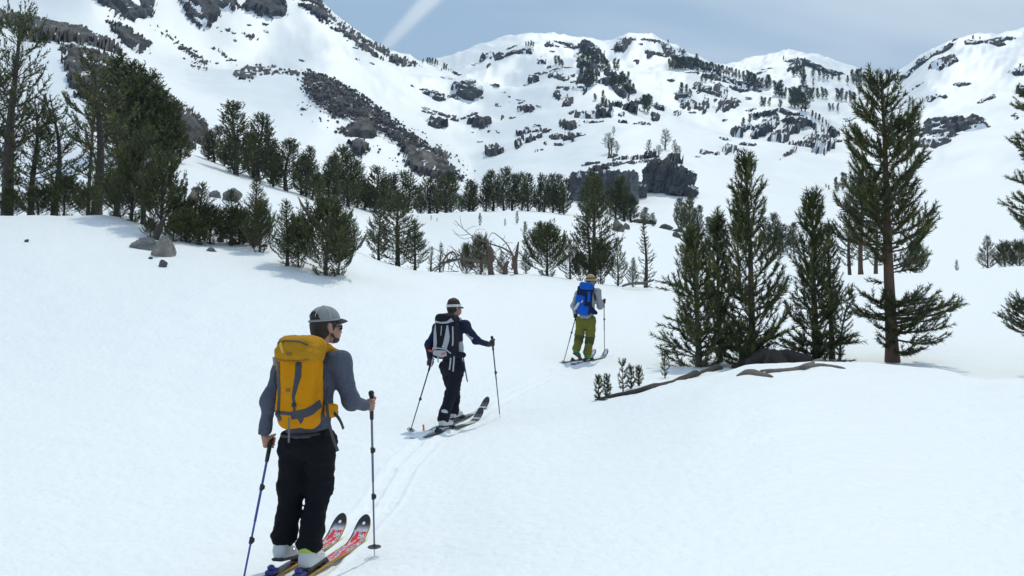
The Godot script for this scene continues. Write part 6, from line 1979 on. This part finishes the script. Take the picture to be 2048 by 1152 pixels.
	for q in [[Vector3(0.17, -0.24, 0.1), Vector3(0.18, -0.34, 0.12), Vector3(0.165, -0.44, 0.1)], [Vector3(0.13, -0.26, 0.12), Vector3(0.135, -0.34, 0.13), Vector3(0.12, -0.42, 0.12)], [Vector3(-0.05, -0.25, 0.13), Vector3(-0.045, -0.29, 0.14), Vector3(-0.05, -0.33, 0.12)], [Vector3(-0.17, -0.25, 0.0), Vector3(-0.19, -0.33, 0.02), Vector3(-0.2, -0.4, 0.0)]]:
		part("strap_end", strap(curve(q[0], q[1], q[2]), Vector3(0.022, 0, 0.004)), M.pack_grey, root)
	part("strap_end", strap(curve(Vector3(0.24, -0.25, -0.05), Vector3(0.30, -0.42, 0.0), Vector3(0.34, -0.57, 0.0)), Vector3(0.018, 0, 0.004)), M.web, root)
	part("red_sling", skinned([["c", Vector3(-0.17, -0.19, 0.03), Vector3(-0.25, -0.18, 0.0), 0.018, 0.014]], 0.01, 0.02, 0.004), mat(Color(0.5, 0.05, 0.02), 0.7), root)

func skier_three() -> void:
	var s := skier({"label": "person in a tan sun hat and olive trousers, farthest skier of the three", "turn": 30.0, "face": 45.0, "right_foot": [1178, 722], "left_foot": [1154, 721], "lift": {"r": 0.0, "l": 22.0}, "cell": 0.016,
		"shell": M.boot_green, "cuff": M.boot_green, "shirt": M.grey_shirt, "pants": M.olive, "head_cell": 0.007, "glove": M.black, "bulk": 1.05,
		"axis": {"r": Vector3(-0.02, 1, 0.03), "l": Vector3(0.25, 1, 0.02)}, "palm": {"r": Vector3(-0.15, 0, 1.0), "l": Vector3(-1.0, 0, 0.55)},
		"j": {"head": [1182, 563, -0.04], "sr": [1195, 584, 0.06], "sl": [1157, 588, -0.06], "er": [1200, 613, 0.05], "wr": [1205, 606, -0.16], "gr": [1208, 603, -0.22], "el": [1147, 612, 0.06], "wl": [1150, 628, -0.08], "gl": [1152, 632, -0.12],
			"hr": [1182, 641, 0.04], "hl": [1162, 641, -0.04], "kr": [1180, 678, -0.08], "kl": [1159, 676, -0.12]}})
	var J: Dictionary = s.J
	hair_shell(s, 0.09, M.hair)
	var tan := mat(Color(0.38, 0.29, 0.15), 0.9)
	var rx := Vector3(0.096, 0.11, 0.115)
	var ct: Transform3D = s.ht * Transform3D(Basis(Vector3.RIGHT, 0.05), Vector3(0, 0.05, 0.012))
	var hat := cap_dome(rx, -0.005, false, tan, s.root, ct, "hat")
	brim(rx, 0.0, 0.036, PI, 0.045, tan, hat, ct, "brim")
	var bd := MB.new()
	var bp := []
	var br := []
	for i in 25:
		var az := TAU * i / 24
		bp.append(ct * Vector3(rx.x * sin(az) * 1.0, 0.02, rx.z * cos(az) * 1.0)); br.append(0.011)
	bd.tube(bp, br, 6, false)
	part("hat_band", bd.commit(true), M.black, hat)
	part("neck_cape", skinned([["e", Vector3(0, -0.03, 0.07), Vector3(0.08, 0.09, 0.035), Basis()], ["c", Vector3(0.085, 0.01, 0.03), Vector3(0.085, -0.06, 0.03), 0.016, 0.02]], 0.008, 0.03, 0.004, Vector3(40, 40, 40), -1e9, s.ht), tan, hat)
	for k in ["r", "l"]:
		part("knee_patch", skinned([["c", (J["k" + k] as Vector3).lerp(J["h" + k], 0.2), (J["k" + k] as Vector3).lerp(J["a" + k], 0.25), 0.102, 0.098]], 0.014, 0.03, 0.008, Vector3(30, 60, 30)), M.olive_dark, s.root)
	var m := mat(Color.WHITE, 0.4)
	m.albedo_texture = ski_print(2)
	var edge := mat(Color(0.05, 0.055, 0.065), 0.5)
	ski("grey ski with a pale tip under the farthest skier's right boot", "", s.feet.r.ski, 0.95, 0.82, m, edge, Color(0.02, 0.02, 0.03))
	ski("grey ski under the farthest skier's raised left heel", "", s.feet.l.ski, 0.9, 0.82, m, edge, Color(0.02, 0.02, 0.03))
	var gr: Vector3 = s.base + J.gr
	var tr := hit(1209, 711, 12.0)
	var up := (gr - tr).normalized()
	pole("pole upright in the farthest skier's right hand", tr, gr + up * 0.06, 0.011, Color(0.12, 0.12, 0.13), [0.65], false)
	var g2: Vector3 = s.base + J.gl
	var tl := hit(1126, 729, 12.0)
	up = (g2 - tl).normalized()
	pole("pole slanting back from the farthest skier's left hand", tl, g2 + up * 0.06, 0.011, Color(0.12, 0.12, 0.13), [0.62])
	var c: Vector3 = at(1168, 598, s.d - 0.18)
	var root := thing("backpack", "bright blue backpack on the farthest skier", "backpack", c)
	root.basis = Basis(Vector3.UP, -deg_to_rad(20.0)) * Basis(Vector3(0, 0, 1), deg_to_rad(-7.0))
	var I := Basis()
	var body := [["b", Vector3(0, 0.0, -0.01), Vector3(0.16, 0.28, 0.11), 0.06, I], ["b", Vector3(0.02, -0.2, 0.0), Vector3(0.14, 0.13, 0.10), 0.05, I]]
	part("main_body", skinned(body, 0.013, 0.03, 0.005, Vector3(40, 25, 40)), M.pack_navy, root)
	var body_fold := [fold, fold_freq]
	part("lid", skinned([["b", Vector3(0.03, 0.27, 0.0), Vector3(0.14, 0.085, 0.13), 0.06, I]], 0.013, 0.03, 0.006, Vector3(40, 40, 40)), M.pack_blue, root)
	part("front_pocket", skinned([["b", Vector3(-0.05, -0.09, 0.10), Vector3(0.10, 0.16, 0.06), 0.05, I], ["b", Vector3(0.03, -0.24, 0.07), Vector3(0.12, 0.10, 0.07), 0.05, I]], 0.013, 0.03, 0.005, Vector3(40, 40, 40)), M.pack_blue, root)
	part("blue_panel", drape_on(body_fold, body, 0.03, I, [Vector2(0.12, 0.16), Vector2(0.13, -0.05)], [0.05, 0.06], 0.008), M.pack_blue, root)
	for wing in [["c", Vector3(0.12, -0.18, -0.02), Vector3(0.26, -0.26, -0.08), 0.075, 0.045], ["c", Vector3(-0.1, -0.18, 0.02), Vector3(-0.2, -0.16, -0.06), 0.06, 0.045]]:
		part("hip_belt", skinned([wing], 0.014, 0.03, 0.004), M.pack_navy, root)
	part("shoulder_strap", skinned([["c", Vector3(0.09, 0.23, -0.10), Vector3(0.13, 0.25, -0.18), 0.026, 0.026], ["c", Vector3(0.13, 0.25, -0.16), Vector3(0.22, 0.0, -0.14), 0.024, 0.02], ["c", Vector3(0.13, 0.25, -0.18), Vector3(0.16, 0.15, -0.28), 0.026, 0.026]], 0.012, 0.02), M.web, root)
	part("metal_bottle", skinned([["c", Vector3(-0.12, -0.22, 0.15), Vector3(-0.05, -0.1, 0.18), 0.035, 0.03]], 0.012, 0.02), M.metal, root)
	part("carabiner", skinned([["c", Vector3(0.0, -0.08, 0.17), Vector3(0.02, -0.04, 0.17), 0.014, 0.012]], 0.008, 0.02), mat(Color(0.6, 0.6, 0.6), 0.5), root)

# ------------------------------------------------------------------ boulders, dead wood, rubble
func stone(called: String, label: String, px: float, py: float, wpx: float, hpx: float, seed_: int, from := 15.0, tone := Color(0.27, 0.26, 0.245), deep := 0.8, turn := 0.0, snow_top := false, group := "") -> void:
	var p := hit(px, py, from)
	var s := -p.z / FPX
	var m := boulder(Vector3(wpx * 0.5 * s, hpx * 0.66 * s, wpx * 0.5 * s * deep), seed_, tone, 11, 16 if wpx < 40 else 24, snow_top)
	var root := thing(called, label, "rock", p + Vector3(0, hpx * 0.22 * s, 0), group)
	root.rotation.y = turn
	part("stone", m, M.rock, root)

func buttress(label: String, px: float, py: float, wpx: float, hpx: float, d: float, seed_: int, tone := ROCK * 2.1, tilt := 0.0) -> void:
	var s := d / FPX
	var top := at(px, py - hpx, d)
	var g := ground(top.x, top.z)
	var h := maxf(top.y - g, 2.0)
	var m := boulder(Vector3(wpx * 0.5 * s, h * 0.62, wpx * 0.5 * s), seed_, tone, 16, 48, true)
	var o := part("rock_buttress", m, M.rock, self)
	o.position = Vector3(top.x, g + h * 0.42, top.z)
	o.rotation.z = tilt
	tag(o, label, "rock")

func wood_line(pts: Array, d: float, lie := false, from := 10.0) -> Array:    # [px, py, radius in pixels]
	var P := []
	var R := []
	var k := Vector3.ZERO
	for q in pts:
		var p: Vector3
		if lie:
			p = hit(q[0], q[1], from)
		else:
			p = at(q[0], q[1], d)
		P.append(p)
		R.append(q[2] * -p.z / FPX)
	# finer points with a little crookedness
	var PP := []
	var RR := []
	for i in P.size() - 1:
		for j in 4:
			var t := j / 4.0
			var a: Vector3 = P[maxi(i - 1, 0)]
			var b: Vector3 = P[i]
			var c: Vector3 = P[i + 1]
			var e: Vector3 = P[mini(i + 2, P.size() - 1)]
			var p: Vector3 = b.cubic_interpolate(c, a, e, t)
			var r := lerpf(R[i], R[i + 1], t)
			p += Vector3(n_soft.get_noise_3d(p.x * 40, p.y * 40, p.z * 40), n_soft.get_noise_3d(p.y * 40, p.z * 40, p.x * 40), n_soft.get_noise_3d(p.z * 40, p.x * 40, p.y * 40)) * r * 1.2
			PP.append(p); RR.append(r * (1.0 + 0.35 * n_soft.get_noise_3d(p.x * 90, p.y * 90, p.z * 90)))
	PP.append(P[-1]); RR.append(R[-1])
	return [PP, RR]

func dead(called: String, label: String, cat: String, d: float, parts: Array, m: Material, lie := false, from := 10.0) -> void:
	# parts: [name, [points]]; the first gives the thing its place
	var o0: Vector3 = wood_line(parts[0][1], d, lie, from)[0][0]
	var root := thing(called, label, cat, o0)
	for q in parts:
		var w := wood_line(q[1], q[2] if q.size() > 2 else d, lie, from)
		var mb := MB.new()
		var pts := []
		for p in w[0]:
			pts.append(p - o0)
		mb.tube(pts, w[1], 9 if q[1][0][2] > 3 else 5)
		part(q[0], mb.commit(true), m, root)

func details() -> void:
	M.wood_grey = mat(Color(0.16, 0.14, 0.12), 0.9)
	M.wood_brown = mat(Color(0.125, 0.085, 0.06), 0.9)
	M.wood_dark = mat(Color(0.05, 0.041, 0.036), 0.9)
	for m in [M.wood_grey, M.wood_brown, M.wood_dark]:
		m.normal_enabled = true
		m.normal_texture = noise_map(0.07, 9.0, 256)
		m.uv1_triplanar = true
		m.uv1_scale = Vector3(2, 2, 2)
	# boulders on the left slope
	stone("boulder", "big pale boulder with a tan streak beneath the bushy pine", 327, 512, 56, 46, 3, 15.0, Color(0.24, 0.22, 0.195), 0.8, 0.4)
	stone("boulder", "low grey boulder leaning against the left of the pale boulder", 290, 497, 66, 26, 14, 15.0, Color(0.17, 0.17, 0.17), 0.7)
	stone("stone", "dark pointed stone alone on the snow below the pale boulder", 326, 533, 24, 16, 25, 15.0, Color(0.09, 0.09, 0.1))
	stone("stone", "little flat stone left of the dark pointed one", 301, 518, 12, 6, 31, 15.0, Color(0.09, 0.09, 0.1))
	stone("stone", "small dark stone alone on the left snow field", 53, 484, 12, 7, 32, 12.0, Color(0.09, 0.09, 0.1))
	stone("boulder", "round tan boulder high among the pines of the left slope", 388, 404, 34, 28, 41, 15.0, Color(0.24, 0.2, 0.16))
	stone("boulder", "flat grey rock just above the round tan boulder", 362, 381, 30, 12, 42, 15.0, Color(0.16, 0.16, 0.16))
	stone("boulder", "second flat grey rock, right of the first one above the tan boulder", 394, 382, 24, 10, 43, 15.0, Color(0.16, 0.16, 0.16))
	stone("boulder", "rock on the slope edge above the big bushy pine's right side", 335, 375, 22, 18, 44, 15.0, Color(0.18, 0.18, 0.18))
	stone("boulder", "slanting grey boulder left of the pine by the split boulder", 462, 402, 44, 34, 45, 15.0, Color(0.19, 0.185, 0.175))
	stone("boulder", "grey boulder peeping out above the small pine", 430, 395, 26, 22, 46, 15.0, Color(0.18, 0.18, 0.18))
	stone("boulder", "left half of the split boulder", 490, 484, 26, 42, 51, 15.0, Color(0.25, 0.235, 0.215), 0.9)
	stone("boulder", "right half of the split boulder", 512, 490, 26, 42, 52, 15.0, Color(0.2, 0.18, 0.16), 0.9)
	stone("boulder", "pale hollow rock left of the split boulder", 450, 478, 30, 26, 53, 15.0, Color(0.28, 0.26, 0.24))
	stone("stone", "small rock in front of the pale hollow rock", 466, 488, 20, 14, 54, 15.0, Color(0.17, 0.15, 0.14))
	stone("stone", "small rock at the lower left of the pale hollow rock", 440, 484, 16, 14, 55, 15.0, Color(0.17, 0.15, 0.14))
	stone("stone", "low dark stone right of the split boulder", 528, 494, 14, 8, 56, 15.0, Color(0.08, 0.075, 0.075))
	stone("stone", "low stone at the right of the bush by the pale boulder", 424, 503, 20, 10, 57, 15.0, Color(0.15, 0.14, 0.14))
	stone("stone", "rock at the snow edge under the lower row of pines", 668, 424, 26, 22, 58, 40.0, Color(0.16, 0.15, 0.14))
	stone("stone", "tiny stone at the lower right of the row's rock", 690, 432, 10, 6, 59, 40.0, Color(0.12, 0.12, 0.12))
	stone("stone", "flat stone in the snow gap under the black-green pines", 372, 312, 24, 8, 60, 40.0, Color(0.1, 0.1, 0.1))
	# the bench and its far edge
	stone("boulder", "square brown boulder on the bench below the grey cliff", 1236, 462, 34, 30, 61, 60.0, Color(0.15, 0.13, 0.11))
	stone("boulder", "small boulder touching the right of the square brown one", 1252, 458, 16, 16, 62, 60.0, Color(0.13, 0.12, 0.11))
	var k := 0
	for q in [[1276, 446, 30, 9, "left end"], [1300, 448, 26, 9, "second rock"], [1330, 458, 34, 11, "middle rock"], [1356, 464, 24, 10, "fourth rock"], [1440, 492, 40, 10, "right end"], [1352, 474, 20, 14, "lower rock"]]:
		k += 1
		stone("boulder", q[4] + " of the low rock rim along the bench edge", q[0], q[1], q[2], q[3], 70 + k, 60.0, Color(0.1, 0.1, 0.1))
	# the grey cliff and its crag
	buttress("left buttress of the grey cliff behind the bench pines", 1172, 410, 70, 62, 168, 5)
	buttress("middle buttress of the grey cliff, partly hidden by pines", 1216, 412, 66, 68, 166, 6)
	buttress("square right-hand buttress of the grey cliff", 1252, 412, 52, 66, 164, 7, ROCK * 3.0)
	buttress("highest dark block of the steep crag right of the cliff", 1312, 366, 56, 44, 178, 8, ROCK * 1.7, -0.1)
	buttress("broad middle face of the steep crag right of the cliff", 1336, 384, 60, 58, 176, 12, ROCK * 1.9, -0.2)
	buttress("right shoulder of the steep crag right of the cliff", 1360, 400, 50, 62, 173, 9, ROCK * 1.6, -0.45)
	buttress("lowest right-hand foot of the steep crag", 1382, 408, 30, 34, 171, 15, ROCK * 1.8, -0.5)
	buttress("small black block in the snow chute beside the cliff", 1282, 390, 26, 26, 170, 10)
	k = 0
	for q in [[1160, 350, 40, 8], [1196, 338, 36, 12], [1235, 328, 60, 8], [1246, 318, 30, 8], [1280, 316, 30, 10], [1290, 322, 20, 6], [1180, 328, 30, 6], [1152, 356, 26, 8], [1222, 312, 22, 8], [1300, 312, 24, 14], [1345, 322, 30, 20]]:
		k += 1
		var m := outcrop(q[0], q[1], q[2] * 0.5, q[3] * 0.5, -6.0, {"from": 140.0, "tall": 1.2, "cell": 2.0})
		if m:
			tag(part("rock_outcrop", m, M.rock, self), "dark slab on the snow top above the grey cliff", "rock", "slabs on the snow top above the cliff")
	# dead wood on the crest
	var D := 34.0
	dead("fallen_tree", "fallen grey dead tree with bare crooked branches on the crest", "dead tree", D, [
		["trunk", [[876, 530, 1.81], [895, 524, 2.59], [920, 519, 2.85], [950, 524, 2.59], [982, 527, 2.07]]],
		["root_arch", [[854, 550, 0.81], [868, 538, 1.29], [884, 526, 1.93], [897, 508, 2.09], [908, 505, 1.61], [916, 520, 1.29], [920, 535, 0.96]]],
		["root", [[862, 550, 0.81], [878, 536, 1.29], [890, 528, 1.61]]], ["root", [[886, 545, 0.81], [889, 530, 1.29], [896, 518, 1.61]]],
		["limb", [[1024, 540, 2.07], [1027, 512, 2.17], [1006, 497, 1.86], [976, 485, 1.56], [946, 473, 1.14], [926, 457, 0.78], [909, 440, 0.47]]],
		["branch", [[1027, 512, 1.56], [1012, 486, 1.25], [994, 469, 0.94], [984, 466, 0.73], [977, 476, 0.52]]],
		["branch", [[926, 457, 0.68], [922, 446, 0.47], [920, 432, 0.31]]], ["branch", [[940, 468, 0.62], [918, 470, 0.47], [904, 458, 0.31]]], ["branch", [[946, 473, 0.68], [928, 478, 0.52], [908, 466, 0.31]]],
		["branch", [[976, 485, 0.62], [972, 476, 0.52], [968, 474, 0.31]]], ["branch", [[1006, 490, 0.68], [1014, 486, 0.52], [1026, 486, 0.36]]], ["branch", [[1004, 480, 0.52], [1010, 474, 0.42], [1008, 470, 0.26]]], ["branch", [[930, 462, 0.52], [944, 454, 0.42], [952, 452, 0.26]]],
		["branch", [[946, 472, 0.62], [952, 462, 0.47], [960, 458, 0.31], [972, 460, 0.21]]], ["branch", [[918, 450, 0.42], [912, 450, 0.31], [906, 444, 0.21]]]], M.wood_grey)
	var tangle := RandomNumberGenerator.new()
	tangle.seed = 9
	var wreck: Node3D = get_node("fallen_tree")
	for i in 80:
		var a := at(tangle.randf_range(890, 1036), tangle.randf_range(508, 546), D + tangle.randf_range(-0.7, 0.7))
		var up := Vector3(tangle.randf_range(-1.1, 0.7), tangle.randf_range(-0.15, 1.0), tangle.randf_range(-0.5, 0.5)).normalized() * tangle.randf_range(0.3, 1.0)
		var mid := a + up * 0.5 + Vector3(tangle.randfn(), tangle.randfn(), tangle.randfn()) * 0.07
		var tw := MB.new()
		tw.tube([a - wreck.position, mid - wreck.position, a + up - wreck.position], [0.016, 0.012, 0.005], 5)
		part("branch", tw.commit(true), M.wood_brown if i % 3 else M.wood_grey, wreck)
	dead("dead_snag", "short thick red-brown snag standing in the fallen tree's branches", "snag", D - 0.6, [["trunk", [[982, 552, 6.5], [981, 530, 5], [980, 508, 4.6], [977, 494, 4]]]], M.wood_brown)
	dead("dead_snag", "pointed red-brown snag right of the fallen tree", "snag", D - 0.6, [["trunk", [[1030, 553, 5.5], [1030, 530, 4.6], [1033, 508, 3.6], [1037, 484, 1.4]]]], M.wood_brown)
	dead("dead_snag", "low broken stub between the two red-brown snags", "snag", D - 0.6, [["trunk", [[1008, 552, 6], [1010, 538, 5], [1016, 522, 2.5]]], ["branch", [[1010, 538, 2.5], [998, 526, 2], [992, 516, 1]]]], M.wood_brown)
	dead("dead_snag", "thin broken stub left of the thick red-brown snag", "snag", D - 0.4, [["trunk", [[966, 546, 3], [964, 532, 2.6], [962, 520, 1.4]]]], M.wood_brown)
	dead("dead_snag", "grey leaning snag rising out of the wide dark pine bush", "snag", 25.2, [["trunk", [[660, 500, 6], [648, 470, 6], [632, 446, 6], [612, 424, 4], [602, 408, 2.6], [596, 394, 1]]], ["branch", [[612, 427, 3], [602, 431, 2.2], [589, 435, 1.2]]], ["branch", [[622, 470, 2], [626, 490, 1.8], [632, 508, 1]]]], M.wood_grey)
	dead("dead_snag", "brown broken stump behind the pale boulder", "snag", 27.0, [["trunk", [[310, 478, 8], [318, 462, 6.5], [326, 446, 5], [331, 438, 2.5]]]], M.wood_dark)
	dead("fallen_branch", "grey fallen branch lying on the crest right of the farthest skier", "branch", 35.5, [["trunk", [[1244, 572, 2.2], [1262, 566, 3], [1284, 566, 3], [1308, 559, 2]]], ["branch", [[1280, 566, 1.6], [1296, 572, 1.2], [1306, 576, 0.7]]]], M.wood_grey)
	# at the foot of the near pines
	dead("dark_log", "dark half-buried log slanting down to the left from the near pines", "log", 15.0, [["trunk", [[1196, 801, 2.92], [1250, 789, 4.86], [1300, 778, 6.32], [1350, 763, 6.80], [1400, 748, 7.78], [1440, 738, 7.78]]], ["root", [[1192, 801, 2.92], [1206, 802, 2.43], [1216, 800, 0.97]]]], M.wood_dark, true, 10.5)
	var rp := at(1540, 728, 17.6)
	rp.y = ground(rp.x, rp.z)
	var mass := thing("root_mass", "dark weathered root mass between the near pines", "root", rp)
	var rs := 17.6 / FPX
	var rk := []
	for q in [[-70, -2, -46, 12, 8, 11, 0.0], [-46, 12, -14, 26, 11, 13, 0.1], [-14, 26, 6, 20, 13, 14, 0.15], [6, 20, 26, -6, 16, 14, 0.16], [8, 28, 46, 24, 8, 11, -0.1], [46, 24, 76, 16, 12, 11, -0.12], [76, 16, 104, -6, 10, 5, -0.1], [-40, -6, 10, -8, 9, 10, 0.22], [-16, 24, -26, -8, 4, 3, 0.36], [-50, 14, -60, -8, 5, 4, 0.2]]:
		rk.append(["c", Vector3(q[0], q[1], 0) * rs + Vector3(0, 0, q[6]), Vector3(q[2], q[3], 0) * rs + Vector3(0, 0, q[6]), q[4] * rs, q[5] * rs])
	part("trunk", skinned(rk, 0.022, 0.07, 0.022, Vector3(50, 50, 50)), M.wood_dark, mass)
	dead("driftwood_log", "split grey weathered log lying on the snow before the root mass", "log", 14.0, [["trunk", [[1532, 744, 4.59], [1560, 742, 9.18], [1600, 738, 11.47], [1636, 731, 10.33], [1668, 735, 5.74], [1690, 738, 2.29]]], ["branch", [[1600, 736, 5.74], [1622, 727, 5.74], [1650, 722, 3.44]]], ["branch", [[1560, 744, 3.44], [1548, 740, 3.44], [1520, 742, 1.73]]]], M.wood_grey, true, 9.0)
	dead("driftwood_piece", "small bow-shaped grey wood half buried left of the split log", "log", 14.0, [["trunk", [[1474, 752, 2.70], [1490, 748, 9.45], [1510, 747, 10.80], [1532, 752, 8.10], [1545, 754, 2.03]]]], M.wood_grey, true, 9.0)
	# bare reddish thicket among the left pines
	var r := RandomNumberGenerator.new()
	for q in [[22, 440, 60, 37.0, 3, "reddish bare dead pine among the trunks at the left edge"], [176, 440, 112, 36.5, 4, "reddish bare dead pine above the forked leaning trunk"]]:
		r.seed = q[4]
		var p := at(q[0], q[1], q[3])
		p.y = ground(p.x, p.z)
		var g := grow(r, {"h": at(q[0], q[2], q[3]).y - p.y, "spread": 0.16, "taper": 0.25, "start": 0.35, "step": 0.03, "per": 4, "tuft": 0.4, "twig": 0.4, "tip": 80.0, "rise": 40.0, "rad": 0.09})
		var root := thing("dead_pine", q[5], "dead tree", p)
		part("trunk", g.wood.commit(true), M.wood_brown, root)
	rubble()

func rubble() -> void:
	var poly := PackedVector2Array()
	for q in [[606, 152], [622, 136], [660, 148], [720, 188], [790, 242], [850, 289], [890, 324], [936, 366], [905, 368], [860, 352], [816, 314], [790, 292], [744, 262], [700, 244], [660, 234], [620, 206], [602, 176]]:
		poly.append(Vector2(q[0], q[1]))
	var r := RandomNumberGenerator.new()
	r.seed = 31
	var places := []
	var shapes := []
	for i in 4:
		shapes.append(boulder(Vector3(1, 0.8, 0.9), 200 + i, ROCK * (0.8 + 0.35 * i), 14, 3))
	while places.size() < 2600:
		var q := Vector2(r.randf_range(590, 950), r.randf_range(130, 372))
		var inn := Geometry2D.is_point_in_polygon(q, poly)
		if not inn and r.randf() > 0.06:
			continue
		if not inn:
			var best := 1e9
			for k in poly.size():
				best = minf(best, q.distance_to(Geometry2D.get_closest_point_to_segment(q, poly[k], poly[(k + 1) % poly.size()])))
			if best > 30.0:
				places.append(null)
				continue
		var p := hit(q.x, q.y, 228.0, 400.0)
		if -p.z > 345.0:
			places.append(null)
			continue
		var s := r.randf_range(0.3, 0.8) * r.randf_range(0.4, 1.0)
		places.append(Transform3D(Basis(Vector3(r.randf(), 1, r.randf()).normalized(), r.randf() * TAU).scaled(Vector3(1, r.randf_range(0.6, 1.2), 1) * s), p + Vector3(0, 0.55 * s if not inn else 0.7 + s * 0.5, 0)))
	for k in 4:
		var list := []
		for i in places.size():
			if i % 4 == k and places[i] != null:
				list.append(places[i])
		var mm := MultiMesh.new()
		mm.transform_format = MultiMesh.TRANSFORM_3D
		mm.mesh = shapes[k]
		mm.instance_count = list.size()
		for i in list.size():
			mm.set_instance_transform(i, list[i])
		var mi := MultiMeshInstance3D.new()
		mi.name = numbered("talus_rubble")
		mi.multimesh = mm
		mi.material_override = M.rock
		add_child(mi, true)
		tag(mi, ["loose dark rubble covering the talus ridge", "coarse rubble among the talus ridge blocks", "rubble spilling over the talus ridge edges", "grey rubble mixed through the talus ridge"][k], "rubble")
		mi.set_meta("kind", "stuff")

# things that share a label are told apart by where they stand in their row
func tell_apart() -> void:
	var by := {}
	for o in get_children():
		if o.has_meta("label") and o is Node3D and o.get_meta("kind", "") != "stuff":
			var l: String = o.get_meta("label")
			if not by.has(l):
				by[l] = []
			by[l].append(o)
	var word := ["first", "second", "third", "fourth", "fifth", "sixth", "seventh", "eighth", "ninth", "tenth", "eleventh", "twelfth", "thirteenth", "fourteenth", "fifteenth", "sixteenth", "seventeenth", "eighteenth", "nineteenth", "twentieth", "twenty-first", "twenty-second", "twenty-third", "twenty-fourth"]
	for l in by:
		var list: Array = by[l]
		if list.size() < 2 or list.size() > 24:
			continue
		var spots := []
		for o in list:
			var p: Vector3 = o.position
			if o is MeshInstance3D:
				p = o.position + (o.mesh as Mesh).get_aabb().get_center()
			spots.append([pixel(p).x, o])
		spots.sort_custom(func(a, b): return a[0] < b[0])
		for i in spots.size():
			var end := i == spots.size() - 1
			spots[i][1].set_meta("label", l + (", last from the left" if end else ", %s from the left" % word[i]))
